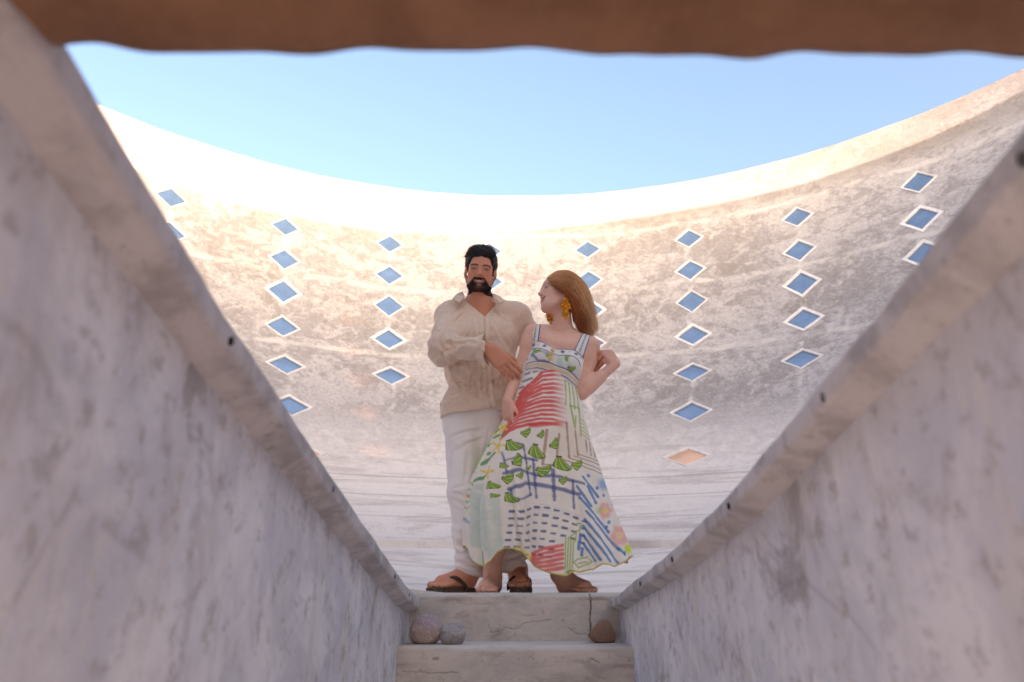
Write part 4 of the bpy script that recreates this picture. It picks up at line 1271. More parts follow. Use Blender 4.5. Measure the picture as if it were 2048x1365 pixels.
    for zq in zs_:
        xq = float(np.interp(zq, [sl1[2], sl0[2], a[2]], [at(988, 830, 3.40)[0], at(976, 785, 3.40)[0], a[0] + 0.002]))
        rows.append([(xq + u, front_at(xq + u, zq), zq) for u in (0.0, 0.008, 0.017, 0.026)])
    rows = np.array(rows)
    for c in range(4):
        yv = rows[:, c, 1]; ok = np.isfinite(yv)
        if ok.any(): rows[:, c, 1] = np.interp(zs_, zs_[ok], yv[ok])
    for _ in range(2): rows[1:-1, :, 1] = (rows[:-2, :, 1] + 2 * rows[1:-1, :, 1] + rows[2:, :, 1]) / 4
    rows[:, :, 1] -= 0.003
    p_ = mesh_np('placket', rows.reshape(-1, 3), grid_faces(60, 4), M_linen, o)
    md = p_.modifiers.new('thickness', 'SOLIDIFY'); md.thickness = 0.003
    for quad in ([(925, 584.5, 3.50), (931, 594, 3.435), (921, 606, 3.395), (905, 598, 3.42)], [(984, 588, 3.50), (988, 598, 3.435), (999, 608, 3.40), (1010, 603, 3.425)]):
        Q = np.array([at(*q) for q in quad]); gv = []
        for u in np.linspace(0, 1, 9):
            for w in np.linspace(0, 1, 9):
                p = (Q[0] * (1 - u) + Q[1] * u) * (1 - w) + (Q[3] * (1 - u) + Q[2] * u) * w
                gv.append(p + np.array([0, -0.004, 0.008]) * math.sin(math.pi * w) + np.array([0, 0, -0.003]) * math.sin(math.pi * u))
        f_ = mesh_np('collar_point', gv, grid_faces(9, 9), M_linen, o)
        md = f_.modifiers.new('thickness', 'SOLIDIFY'); md.thickness = 0.004; md.offset = 0
    # collar: a folded band round the neck with two spread points
    pts_in = []; pts_mid = []; pts_out = []
    for t in np.linspace(0, 1, 41):
        a_ = -2.25 + 4.5 * t                    # angle from the nape
        e = abs(2 * t - 1)
        ci = nk + [0.070 * math.sin(a_), 0.005 + 0.062 * math.cos(a_), 0.016 - 0.030 * smooth01(e, 0.55, 1.0)]
        cm = nk + [0.077 * math.sin(a_), 0.006 + 0.070 * math.cos(a_), 0.046 - 0.044 * smooth01(e, 0.55, 1.0)]
        flare = 0.096 + 0.010 * np.exp(-((e - 0.84) / 0.11) ** 2)
        co_ = nk + [flare * math.sin(a_) , 0.012 + (flare - 0.012) * math.cos(a_) * (0.92), -0.020 - 0.004 * e + 0.012 * np.exp(-((e - 0.86) / 0.12) ** 2)]
        if e > 0.97: co_ = cm * 0.7 + co_ * 0.3
        pts_in.append(ci); pts_mid.append(cm); pts_out.append(co_)
    rows = [np.array(pts_in), np.array(pts_mid), np.array(pts_mid) * 0.5 + np.array(pts_out) * 0.5 + [0, 0, 0.006], np.array(pts_out)]
    Vc = np.stack(rows, 1).reshape(-1, 3)
    c_ = mesh_np('collar', Vc, grid_faces(41, 4), M_linen, o)
    md = c_.modifiers.new('thickness', 'SOLIDIFY'); md.thickness = 0.003
    md = c_.modifiers.new('smooth', 'SUBSURF'); md.levels = 2; md.render_levels = 2
    # cuff: unbuttoned, flaring open at the wrist with a hanging corner
    ax_ = unit(J['rw'] - J['re']); u_ = unit(np.cross(ax_, [0, 1, 0])); u_ = u_ if u_[2] > 0 else -u_; w_ = np.cross(ax_, u_)
    c1 = J['re'] * 0.34 + J['rw'] * 0.66; c2 = J['re'] * 0.06 + J['rw'] * 0.94
    Vc = []
    for i, t in enumerate(np.linspace(0, 1, 14)):
        for a_ in np.linspace(0, 2 * math.pi, 49)[:-1]:
            dn = max(0, -math.sin(a_)); upw = max(0, math.sin(a_))
            r_ = 0.050 + 0.008 * t + 0.016 * t * t * dn ** 3 + 0.010 * t * t * upw ** 4
            r_ += 0.0025 * math.sin(5 * a_ + 1.0) * t
            ext = 0.016 * t * t * dn ** 3 * 1.6 - 0.010 * t * upw
            Vc.append(c1 + (c2 - c1) * t + ax_ * ext + (u_ * math.sin(a_) + w_ * math.cos(a_) * 0.92) * r_ + np.array([0, 0, -0.020 * t * t * dn ** 4]))
    Vc = np.array(Vc).reshape(14, 48, 3).transpose(1, 0, 2).reshape(-1, 3)
    c_ = mesh_np('cuff', Vc, grid_faces(48, 14, True), M_linen, o)
    md = c_.modifiers.new('thickness', 'SOLIDIFY'); md.thickness = 0.003
    return o
shirt = build_shirt()

# --- trousers
def build_trousers():
    J = mJ
    fd = Field(at(870, 850, 3.4) * [1, 0, 0] + [0, 3.26, 0.06], [at(1075, 850, 3.5)[0], 3.78, at(950, 800, 3.5)[2]], 0.0040)
    fd.cone(J['pel'] + [-.050, 0, .03], J['pel'] + [.070, 0, .03], 0.106, 0.106, 0.06)
    for h, k, a, s in (('rh', 'rk', 'ra', -1), ('lh', 'lk', 'la', 1)):
        fd.cone(J[h] + [-0.004 * s, 0, .0], J[k] + [0, 0, 0], 0.088, 0.070, 0.05)
        mid = J[k] * 0.5 + J[a] * 0.5
        fd.cone(J[k], mid, 0.072, 0.066, 0.03)
        fd.cone(mid, J[a] + [0, 0, -0.10], 0.066, 0.056, 0.03)
    z0, z1 = 0.088, 0.112
    xm = (J['ra'][0] + J['la'][0]) / 2
    def cut(X, Y, Z): return np.where(X < xm, 0.086 - 0.20 * (X - J['ra'][0]), 0.098 + 0.05 * (X - J['la'][0])) + 0.10 * (Y - 3.45) - Z
    fd.apply(cut, fd.lo, fd.lo + fd.h * fd.n, 0, 'max')
    for k, a in (('rk', 'ra'), ('lk', 'la')):
        fd.cone(J[k] * 0.25 + J[a] * 0.75, J[a] + [0, 0, -0.10], 0.048, 0.051, 0.004, 'sub')
    V, F = fd.mesh(); V, F = biggest(V, F); V = relax(V, F, 2, 0.5)
    N = normals(V, F)
    z = V[:, 2]
    ank = smooth01(0.42 - z, 0, 0.25)
    kn = np.exp(-((z - J['rk'][2]) / 0.12) ** 2)
    cr = np.exp(-((z - J['pel'][2] + 0.10) / 0.10) ** 2)
    d = 0.3 * folds(V, 151, (1, 1, 0.35), 6.0, 0.004) + ank * folds(V @ rotm((0, 1, 0), 0.35), 161, (0.5, 0.5, 1.6), 10.0, 0.0065) + kn * folds(V @ rotm((0, 1, 0), -0.4), 171, (0.6, 0.6, 1.5), 7.0, 0.0050) + cr * folds(V @ rotm((0, 1, 0), 0.6), 181, (0.7, 0.6, 1.2), 7.0, 0.0045)
    # pressed side seam and turned hem
    hz = np.where(V[:, 0] < xm, 0.086 - 0.20 * (V[:, 0] - J['ra'][0]), 0.098 + 0.05 * (V[:, 0] - J['la'][0])) + 0.10 * (V[:, 1] - 3.45)
    d += 0.0022 * (1 - smooth01(z - hz, 0.026, 0.030)) 
    tl = [((900, 872), (962, 850)), ((905, 902), (968, 866)), ((975, 850), (966, 905)), ((895, 880), (900, 960)), ((903, 990), (950, 1006)), ((905, 1003), (945, 1022)), ((908, 984), (942, 972)), ((908, 1088), (950, 1110)), ((915, 1106), (956, 1094)), ((918, 1122), (958, 1132)), ((925, 1050), (918, 1100)), ((930, 900), (925, 980)), ((945, 1040), (925, 1085)), ((1010, 1118), (1048, 1124)), ((1012, 1130), (1046, 1110))]
    d += creases(V, N, tl, 3.43, 0.0036, 0.0095, 8)
    V = V + N * (d * 1.5)[:, None]
    return mesh_np('trousers', V, F, M_trouser, man)
trousers = build_trousers()

# --- flip-flops
def flip_flop(heel, d, side, size=1.06):
    d = unit([d[0], d[1], 0]); l = np.array([-d[1], d[0], 0]) * side
    h = np.array([heel[0], heel[1], 0.0])
    P = lambda a, b, c: h + size * (d * a + l * b) + np.array([0, 0, c])
    out = []
    n = 64
    for i in range(n):
        t = 2 * math.pi * i / n
        a = 0.108 + 0.128 * math.cos(t)
        w = 0.042 + 0.012 * math.cos(t) - 0.004 * math.cos(2 * t + .6)
        b = w * math.sin(t) * (1.0 if abs(math.cos(t)) < 2 else 1) + 0.004
        b = np.sign(math.sin(t)) * abs(math.sin(t)) ** 0.8 * w + 0.003
        out.append((a, b))
    V = []; rows = [(0.0, 0.97), (0.003, 1.0), (0.011, 1.0), (0.0122, 0.985), (0.0135, 1.0), (0.021, 1.0), (0.0235, 0.97), (0.0205, 0.90), (0.0200, 0.0)]
    for z, s in rows:
        for a, b in out: V.append(P(0.108 + (a - 0.108) * s, 0.003 + (b - 0.003) * s, z))
    F = []
    for r in range(len(rows) - 1):
        for i in range(n): F.append((r * n + i, r * n + (i + 1) % n, (r + 1) * n + (i + 1) % n, (r + 1) * n + i))
    t = empty('flip_flop', (0, 0, 0), man); t.matrix_parent_inverse = Matrix.Translation(man.location).inverted()
    mesh_np('sole', V, F, M_sole, t)
    # Y strap: a broad band from each side over the instep, meeting between the first two toes
    vv = []; ff = []
    toe = P(0.176, 0.013, 0.022); knot = P(0.158, 0.012, 0.060)
    for s_, bx in ((1, 0.046), (-1, -0.042)):
        path = spl([P(0.060, bx, 0.016), P(0.085, bx * 1.02, 0.042), P(0.118, bx * 0.72 + 0.004, 0.068), P(0.145, bx * 0.25 + 0.010, 0.067), knot], 18)
        T = np.gradient(path, axis=0); T /= np.linalg.norm(T, axis=1, keepdims=True)
        out_ = np.array([unit(p - P(0.11, 0.0, 0.015) - 0.0 * T[0]) for p in path])
        sd = np.cross(T, out_); sd /= np.linalg.norm(sd, axis=1, keepdims=True)
        wd = np.interp(np.linspace(0, 1, 18), [0, .5, 1], [0.011, 0.016, 0.009])
        n0 = len(vv)
        for i in range(18):
            for (u, w) in ((-1, 0), (-0.8, 0.004), (0.8, 0.004), (1, 0), (0.8, -0.002), (-0.8, -0.002)):
                vv.append(path[i] + sd[i] * wd[i] * u + out_[i] * w)
        for i in range(17):
            for q in range(6): ff.append((n0 + i * 6 + q, n0 + i * 6 + (q + 1) % 6, n0 + (i + 1) * 6 + (q + 1) % 6, n0 + (i + 1) * 6 + q))
    Vt, Ft, _ = tube_mesh([spl([knot, knot * .5 + toe * .5 + [0, 0, .006], toe], 8)], [np.full(8, 0.0055)], 8)
    ff = ff + (Ft + len(vv)).tolist(); vv = vv + Vt.tolist()
    mesh_np('strap', vv, ff, M_strap, t)
flip_flop(MR_HEEL, MR_D, -1); flip_flop(ML_HEEL, ML_D, 1)

# --- sunglasses pushed up into the hair
def sunglasses():
    t = empty('sunglasses', tuple(HC + HM @ np.array([0, 0.02, 0.13])))
    tag(t, 'dark sunglasses pushed up into the black hair of the bearded person', 'sunglasses')
    for s in (-1, 1):
        vv = []
        for i in range(20):
            a = 2 * math.pi * i / 20
            x = s * 0.031 + 0.025 * np.sign(math.cos(a)) * abs(math.cos(a)) ** 0.75; zz = 0.021 * np.sign(math.sin(a)) * abs(math.sin(a)) ** 0.8
            vv.append((x, zz))
        V = []
        for r, dd in ((1.0, 0.0), (0.7, 0.003), (0.35, 0.0045), (0.0, 0.005)):
            for x, zz in vv:
                xx = s * 0.031 + (x - s * 0.031) * r
                V.append(HC + HM @ np.array([xx, 0.040 - 0.9 * zz * r - 9 * xx * xx * 0.6 + 0, 0.138 + 0.45 * zz * r + dd - 2.2 * xx * xx]))
        F = grid_faces(4, 20)
        F = []
        for r in range(3):
            for i in range(20): F.append((r * 20 + i, r * 20 + (i + 1) % 20, (r + 1) * 20 + (i + 1) % 20, (r + 1) * 20 + i))
        ln = mesh_np('lens', V, F, M_glassdark, t)
        rim = np.array(V[:20] + V[:2])
        Vt, Ft, _ = tube_mesh([rim], [np.full(22, 0.0022)], 6); mesh_np('rim', Vt, Ft, M_strap, t)
        path = spl([HC + HM @ np.array([s * 0.056, 0.022, 0.128]), HC + HM @ np.array([s * 0.077, -0.01, 0.090]), HC + HM @ np.array([s * 0.080, -0.04, 0.050])], 10)
        Vt, Ft, _ = tube_mesh([path], [np.full(10, 0.0022)], 6); mesh_np('temple', Vt, Ft, M_strap, t)
    path = spl([HC + HM @ np.array([x, 0.036, 0.142 + 0.0]) for x in (-0.008, 0, 0.008)], 6)
    Vt, Ft, _ = tube_mesh([path], [np.full(6, 0.002)], 6); mesh_np('bridge', Vt, Ft, M_strap, t)
sunglasses()
# ================================================================== the woman
SK_B = (0.82, 0.49, 0.37)
woman = empty('person', (0.12, 3.36, 0.0))
tag(woman, 'barefoot person with long auburn hair in a painted maxi dress, looking aside at their companion', 'person')
wJ = dict(pel=at(1082, 850, 3.38), waist=at(1098, 772, 3.36), rib=at(1106, 738, 3.345), chest=at(1120, 700, 3.345), neck=at(1126, 664, 3.36),
          rs=at(1066, 668, 3.355), ls=at(1182, 694, 3.375), re=at(1037, 745, 3.37), rw=at(1014, 801, 3.30),
          le=at(1163, 786, 3.36), lw=at(1232, 728, 3.36),
          rh=at(1050, 868, 3.38), lh=at(1108, 872, 3.39), rk=at(1020, 1000, 3.36), lk=at(1115, 1005, 3.38), ra=at(985, 1140, 3.40), la=at(1119, 1150, 3.42))
WC = at(1116, 590, 3.345)
WM = frame((-0.905, -0.41, 0.10), (0.03, 0.16, 1.0))
WR_HEEL = np.array([wJ['ra'][0] + 0.012, 3.435, 0.0]); WR_D = (-0.22, -0.97)
WL_HEEL = np.array([wJ['la'][0] + 0.004, 3.44, 0.0]); WL_D = (0.62, -0.78)

def torso_prims(fd, infl=0.0):
    J = wJ; i = infl
    tv = unit(J['ls'] - J['rs'])
    fd.cone(J['rs'] + tv * .03, J['ls'] - tv * .03, 0.047 + i, 0.047 + i, 0.05)
    fd.cone(J['chest'] - tv * .055 + [0, .005, .01], J['chest'] + tv * .055 + [0, .005, .01], 0.080 + i, 0.080 + i, 0.05)
    fd.cone(J['rib'] - tv * .055, J['rib'] + tv * .055, 0.078 + i, 0.078 + i, 0.05)
    fd.cone(J['waist'] - tv * .050, J['waist'] + tv * .050, 0.080 + i, 0.080 + i, 0.05)
    for px, py in ((1093, 717), (1141, 729)):
        fd.ell(at(px, py, 3.29), np.array([0.050, 0.048, 0.048]) + i, None, 0.035)

def build_woman():
    J = wJ
    fd = Field(at(945, 1000, 3.3) * [1, 0, 0] + [0, 3.10, -0.01], [at(1262, 700, 3.4)[0], 3.60, WC[2] + 0.16], 0.0034)
    torso_prims(fd)
    fd.cone(J['pel'] + [-.06, 0, 0], J['pel'] + [.06, 0, 0], 0.098, 0.098, 0.06)
    nt = WC + WM @ np.array([0, -0.020, -0.055])
    fd.cone(J['neck'] + [0.002, .008, -.03], nt, 0.052, 0.044, 0.03)
    for s in ('rs', 'ls'): fd.cone(J['neck'] + [0, .012, -.012], J[s] + [0, .008, .008], 0.040, 0.036, 0.035)
    # collar bones and throat
    for s in (-1, 1): fd.cone(J['neck'] + [s * .014, -.040, -.028], J['neck'] + [s * .10, -.022, -.022 - s * .012], 0.0065, 0.006, 0.018)
    for a, b, c in (('rs', 're', 'rw'), ('ls', 'le', 'lw')):
        fd.cone(J[a], J[b], 0.039, 0.032, 0.03); fd.cone(J[b], J[c], 0.033, 0.0225, 0.02)
        fd.ell(J[a] * .75 + J[b] * .25, (0.040, 0.040, 0.050), None, 0.03)
    fd.cone(J['le'] * .8 + J['lw'] * .2, J['le'] * .5 + J['lw'] * .5, 0.034, 0.030, 0.02)
    hand(fd, J['rw'], (0.05, -0.10, -1.0), (0.62, -0.72, 0.0), 0.92, ((14, 22, 15), (20, 28, 18), (26, 32, 18), (30, 34, 18)), 0.7, 12, 26, -1)
    hand(fd, J['lw'], (-0.56, 0.06, 0.80), (-0.80, -0.40, -0.55), 0.88, ((45, 50, 30), (50, 50, 30), (52, 52, 30), (55, 52, 30)), 0.5, 15, 30, -1)
    for h, k, a in (('rh', 'rk', 'ra'), ('lh', 'lk', 'la')):
        fd.cone(J[h], J[k], 0.078, 0.052, 0.04); fd.cone(J[k], J[a], 0.050, 0.033, 0.02)
        fd.ell(J[k] * .66 + J[a] * .34 + [0, .018, 0], (0.042, 0.044, 0.09), None, 0.03)
    foot(fd, WR_HEEL, WR_D, J['ra'], 0.95, -1)
    foot(fd, WL_HEEL, WL_D, J['la'], 0.95, 1)
    head_fn(fd, WC, WM, True, 0.93)
    V, F = fd.mesh(); V, F = biggest(V, F); V = relax(V, F, 1, 0.4)
    L = (V - WC) @ WM / 0.93
    col = np.tile(np.array(SK_B), (len(V), 1))
    # warmer hands, elbows, feet
    for p, r in ((J['rw'] + [0, 0, -.1], .09), (J['lw'] + [-.05, 0, .06], .09), (J['le'], .04), (WR_HEEL + [-.04, -.2, 0], .09), (WL_HEEL + [.1, -.14, 0], .09)):
        w = 0.55 * np.exp(-(np.linalg.norm(V - p, axis=1) / r) ** 2)[:, None]
        col = col * (1 - w) + np.array([0.60, 0.27, 0.19]) * w
    inh = (np.linalg.norm(L - [0, 0.02, 0], axis=1) < 0.155) & (L[:, 2] > -0.125)
    col[inh] = face_colors(L, SK_B, (0.60, 0.15, 0.13), True, (0.14, 0.07, 0.035), (0.10, 0.07, 0.05))[inh]
    return mesh_np('body', V, F, M_skin_b, woman, True, dict(Col=col))
woman_body = build_woman()

# ------------------------------------------------------------------ painting a print on cloth: everything in the garment's own pattern space
class Paint:
    def __init__(self, X, Y, base):
        self.X = X; self.Y = Y; self.C = np.tile(np.array(base, float), (len(X), 1))
    def put(self, m, col):
        m = np.clip(m, 0, 1)[:, None]; self.C = self.C * (1 - m) + np.array(col) * m
    def stroke(self, pts, w, col, a=0.9, soft=1.2, rough=0.0, seed=1, fade=None):
        pts = np.array(pts, float); lo = pts.min(0) - w * 2 - 4; hi = pts.max(0) + w * 2 + 4
        s = np.flatnonzero((self.X > lo[0]) & (self.X < hi[0]) & (self.Y > lo[1]) & (self.Y < hi[1]))
        if len(s) == 0: return
        P = np.stack([self.X[s], self.Y[s]], -1)
        d = np.full(len(s), 1e9)
        for p, q in zip(pts[:-1], pts[1:]): d = np.minimum(d, seg_d(P, p, q))
        if rough: d = d + rough * vnoise(np.c_[P * [0.07, 0.16], np.zeros(len(P))], 1.0, seed, 2)
        m = a * (1 - smooth01(d, w / 2 - soft, w / 2 + soft))
        if fade is not None: m = m * (1 - smooth01(P[:, 0], fade[0], fade[1]))
        m = m[:, None]; self.C[s] = self.C[s] * (1 - m) + np.array(col) * m
    def blob(self, x, y, r, col, a=0.9, soft=0.35, ry=None, rot=0.0):
        ry = ry or r
        s = np.flatnonzero((np.abs(self.X - x) < 1.6 * max(r, ry)) & (np.abs(self.Y - y) < 1.6 * max(r, ry)))
        if len(s) == 0: return
        dx, dy = self.X[s] - x, self.Y[s] - y; c, n = math.cos(rot), math.sin(rot)
        d = np.sqrt(((dx * c + dy * n) / r) ** 2 + ((-dx * n + dy * c) / ry) ** 2)
        m = (a * (1 - smooth01(d, 1 - soft, 1 + soft * 0.4)))[:, None]; self.C[s] = self.C[s] * (1 - m) + np.array(col) * m
    def banana(self, x, y, r, ang):
        """a hand of green bananas: fan of fingers from a dark stem"""
        s = np.flatnonzero((np.abs(self.X - x) < 1.4 * r) & (np.abs(self.Y - y) < 1.4 * r))
        if len(s) == 0: return
        ca, sa = math.cos(ang), math.sin(ang)
        sx, sy = x - ca * r * 0.75, y - sa * r * 0.75
        dx, dy = self.X[s] - sx, self.Y[s] - sy
        u, v = dx * ca + dy * sa, -dx * sa + dy * ca
        v = v + 0.30 * u * u / r                     # the fingers bend
        rad = np.hypot(u, v); th = np.arctan2(v, u + 0.25 * r)
        m = (1 - smooth01(rad, 1.45 * r, 1.55 * r)) * (1 - smooth01(np.abs(th), 0.62, 0.70)) * (u > 0)
        f = 0.5 + 0.5 * np.cos(th * 26)
        col = np.array([0.10, 0.27, 0.035])[None] * (1 - f[:, None]) + np.array([0.26, 0.44, 0.05])[None] * f[:, None]
        ye = smooth01(np.cos(th * 13 + 0.6), 0.80, 0.95)[:, None]; col = col * (1 - ye) + np.array([0.72, 0.66, 0.12]) * ye
        ol = np.maximum(smooth01(rad, 1.34 * r, 1.46 * r), smooth01(np.abs(th), 0.54, 0.62))[:, None] * 0.75; col = col * (1 - ol) + np.array([0.04, 0.06, 0.03]) * ol
        m = 0.95 * m[:, None]; self.C[s] = self.C[s] * (1 - m) + col * m
        self.stroke([(sx - sa * r * 0.25, sy + ca * r * 0.25), (sx + sa * r * .25, sy - ca * r * .25)], r * 0.16, (0.05, 0.03, 0.03), 0.9, 0.6)

CREAM = (0.84, 0.77, 0.68); RED = (0.72, 0.085, 0.075); NAVY = (0.07, 0.10, 0.22); BLUE = (0.05, 0.20, 0.44); OLIVE = (0.34, 0.47, 0.09); BROWN = (0.36, 0.18, 0.10)
ZX = lambda x: 900 + x / 3.251
ZY = lambda y: 780 + y / 3.251
def zz(*pts): return [(ZX(a), ZY(b)) for a, b in pts]

def skirt_print(X, Y):
    P = Paint(X, Y, CREAM)
    n = vnoise(np.c_[X * 0.06, Y * 0.06, X * 0], 1.0, 5, 3)
    P.put(0.25 * smooth01(n, 0, 0.6), (0.70, 0.62, 0.50))
    # small navy dashes near the waist
    for a, b in ((1052, 744), (1068, 741), (1051, 757), (1067, 755), (1046, 771), (1056, 769), (1040, 784), (1084, 748)): P.stroke([(a, b), (a + 7, b - 1)], 4, NAVY, 0.75, 1.2, 1.0)
    # red brush strokes sweeping round the hips
    for k in range(13):
        xl = 1044 - 3.1 * k; yl = 777 + 7.7 * k
        pts = [(xl - 4, yl + 19), (xl + 10, yl + 6), (xl + 24, yl - 4 + .2 * k), (1082, 757 + 8.6 * k), (1106, 753 + 9.1 * k), (1132, 755 + 9.5 * k)]
        P.stroke(pts, 5.3 if k not in (4, 7, 12) else 7.0, RED, 0.92, 1.3, 1.6, k, (1098, 1137))
    P.stroke([(1060, 866), (1090, 864), (1128, 858)], 8, RED, 0.8, 1.5, 1.5, 3, (1105, 1140))
    # olive stripes down the side
    for k in range(4): P.stroke([(1127 + 7 * k, 762 + 5 * k), (1129 + 8 * k, 800), (1128 + 9 * k, 822 + 3 * k)], 3.0, OLIVE, 0.8, 0.9, 0.6, k)
    P.stroke([(1125, 764), (1152, 780)], 3.5, OLIVE, 0.8, 0.9)
    P.stroke(zz((800, 280), (772, 137), (830, 142), (838, 330)), 4, OLIVE, 0.85, 0.9); P.stroke(zz((806, 200), (800, 280)), 3.4, OLIVE, 0.8, 0.9)
    for k in range(5): P.stroke(zz((845, 215 + 25 * k), (895, 240 + 25 * k)), 2.6, OLIVE, 0.75, 0.8)
    # brown bars on a tan wash
    P.blob(1143, 900, 62, (0.72, 0.55, 0.40), 0.32, 0.6, 48, 0.2)
    for a, b, w in (((620, 310), (595, 530), 6), ((697, 330), (680, 480), 4.2), ((745, 255), (757, 480), 4.2), ((800, 300), (815, 462), 3.6), ((870, 350), (876, 430), 3), ((897, 360), (906, 450), 3), ((926, 390), (934, 455), 3)):
        P.stroke(zz(a, b), w, BROWN, 0.72, 1.0, 0.8, int(a[0]))
    for a, b in (((690, 490), (985, 565)), ((760, 485), (985, 540)), ((790, 470), (975, 505)), ((815, 455), (950, 478)), ((600, 532), (730, 538))): P.stroke(zz(a, b), 2.6, BROWN, 0.65, 0.9)
    # the blue lattice
    for pts, w in ((((430, 390), (470, 400), (520, 720)), 4), (((535, 500), (560, 740)), 5), (((655, 570), (662, 760)), 6.5), (((778, 630), (780, 800)), 6), (((345, 450), (372, 610)), 4),
                   (((355, 505), (450, 480), (560, 505)), 5), (((350, 590), (450, 560), (560, 600), (700, 612), (850, 645)), 6.5), (((380, 690), (480, 640), (600, 668), (820, 716)), 7.5), (((420, 745), (520, 722)), 4), (((390, 690), (400, 760)), 5)):
        P.stroke(zz(*pts), w, (0.07, 0.10, 0.26), 0.80, 1.8, 1.6, int(w * 7))
    # rows of dashes like windows
    for r in range(7):
        for c in range(9):
            x = 385 + 56 * c - 6 * r; y = 815 + 46 * r + 10 * abs(c - 3.5) - 22 + (c > 3) * (c - 3) * 9
            if (c > 5 and r > 3): continue
            P.stroke(zz((x, y), (x + 22, y - 5 if c < 3 else y + 4)), 4.4, NAVY, 0.88, 1.4, 1.4, r * 9 + c)
    for r in range(4): P.stroke(zz((540, 770 + 20 * r), (820, 850 + 10 * r)), 0.8, NAVY, 0.3, 0.5)
    # mint washes
    for pts in (((165, 650), (215, 1010)), ((205, 640), (262, 1060)), ((245, 740), (300, 1110)), ((300, 760), (335, 1090)), ((150, 700), (165, 1000))):
        P.stroke(zz(*pts), 11, (0.34, 0.56, 0.47), 0.42, 4, 4, int(pts[0][0]))
    P.stroke(zz((200, 1060), (205, 1140)), 10, (0.13, 0.42, 0.07), 0.8, 2.5, 2)
    # yellow stars and leaf strokes on the lifted side
    for x, y, r in ((318, 400, 52), (250, 570, 46), (345, 270, 34), (290, 290, 30)):
        for q in range(5):
            a = q * 1.257 + x; P.stroke(zz((x, y), (x + r * math.cos(a), y + r * math.sin(a))), 5, (0.80, 0.58, 0.06), 0.8, 1.8, 1.0, q)
    for a, b, w in (((215, 500), (295, 445), 6.5), ((165, 607), (225, 580), 6.5), ((290, 332), (322, 322), 5.5), ((300, 290), (318, 280), 5), ((250, 440), (258, 432), 4.5), ((255, 385), (262, 375), 4.5), ((340, 330), (350, 310), 4)): P.stroke(zz(a, b), w, (0.07, 0.30, 0.06), 0.85, 1.4, 0.8)
    P.stroke(zz((245, 330), (300, 240)), 8, (0.82, 0.62, 0.06), 0.7, 3)
    for k in range(9): P.stroke(zz((120 + 14 * k, 600 - 28 * k), (165 + 14 * k, 545 - 28 * k)), 2.8, OLIVE, 0.8, 0.9)
    for k in range(5): P.stroke(zz((95 + 3 * k, 800 - 38 * k), (135 + 3 * k, 770 - 38 * k)), 2.8, OLIVE, 0.75, 0.9)
    P.blob(ZX(155), ZY(630), 3.5, (0.75, 0.25, 0.06)); P.blob(ZX(130), ZY(710), 3.5, (0.75, 0.25, 0.06))
    for k in range(4): P.stroke(zz((95 + 12 * k, 850 + 4 * k), (104 + 12 * k, 875)), 2.5, BLUE, 0.7)
    # bananas
    for x, y, r, a in ((395, 410, 48, 1.9), (485, 332, 32, 0.9), (583, 345, 26, 0.6), (540, 445, 52, 2.4), (665, 408, 34, 0.5), (692, 525, 54, 2.2), (803, 535, 36, 0.9), (433, 515, 38, 0.4), (590, 580, 44, 1.2), (370, 630, 38, 1.0), (345, 540, 24, 1.9), (500, 557, 20, 1.0), (447, 600, 22, 0.6), (712, 640, 28, 0.9), (280, 665, 34, 2.0), (298, 735, 20, 1.6), (376, 745, 40, 1.9)):
        P.banana(ZX(x), ZY(y), r / 3.251 * 1.12, a - 0.6)
    # blue slanting strokes, dots, flowers
    for a, b in (((845, 600), (942, 718)), ((872, 655), (925, 755)), ((805, 665), (890, 782)), ((820, 735), (1005, 935)), ((862, 822), (1070, 1050)), ((850, 872), (1062, 1128)), ((835, 912), (1002, 1122)), ((835, 970), (942, 1122)), ((840, 1035), (908, 1128)), ((815, 965), (802, 1070)), ((1060, 1040), (1120, 1090)), ((825, 1060), (820, 1105))):
        P.stroke(zz(a, b), 5.4, BLUE, 0.86, 1.3, 1.0, int(a[0]))
    for x, y in ((880, 586), (938, 662), (985, 708), (1045, 765), (1010, 880), (1080, 857), (990, 905), (1118, 1078)): P.blob(ZX(x), ZY(y), 4.2, BLUE, 0.85, 0.4)
    P.blob(ZX(985), ZY(635), 15, (0.14, 0.32, 0.62), 0.75, 0.8)
    for x, y, r in ((990, 805, 34), (1085, 968, 44)):
        for q in range(6): P.blob(ZX(x + r * math.cos(q * 1.05)), ZY(y + r * math.sin(q * 1.05)), 7.5 if r < 40 else 9.5, (0.80, 0.28, 0.24), 0.62, 0.7)
        P.blob(ZX(x), ZY(y), 7, (0.88, 0.60, 0.10), 0.9, 0.7)
    P.blob(ZX(942), ZY(802), 9, (0.45, 0.62, 0.20), 0.6, 0.9); P.blob(ZX(1152), ZY(1050), 11, (0.68, 0.78, 0.04), 0.95, 0.5)
    # red strokes and zigzags along the hem
    for k in range(6): P.stroke(zz((515 - 8 * k, 1072 + 22 * k), (610, 1052 + 26 * k), (708, 1042 + 27 * k)), 6.6, RED, 0.82, 1.4, 1.6, k + 30)
    for k in range(4): P.stroke(zz((728 + 15 * k, 1000 + 4 * k), (722 + 14 * k, 1185)), 2.8, OLIVE, 0.85, 0.9)
    for pts in (((780, 905), (822, 898), (812, 945), (790, 950)), ((745, 1000), (790, 960), (784, 1020)), ((770, 1150), (800, 1130), (860, 1108)), ((775, 1152), (800, 1185), (888, 1135), (870, 1120)), ((800, 1160), (850, 1140))): P.stroke(zz(*pts), 2.8, OLIVE, 0.85, 0.9)
    P.blob(ZX(440), ZY(1062), 14, (0.86, 0.72, 0.10), 0.75, 0.8, 7); P.blob(ZX(490), ZY(1085), 8, (0.86, 0.72, 0.10), 0.7, 0.8)
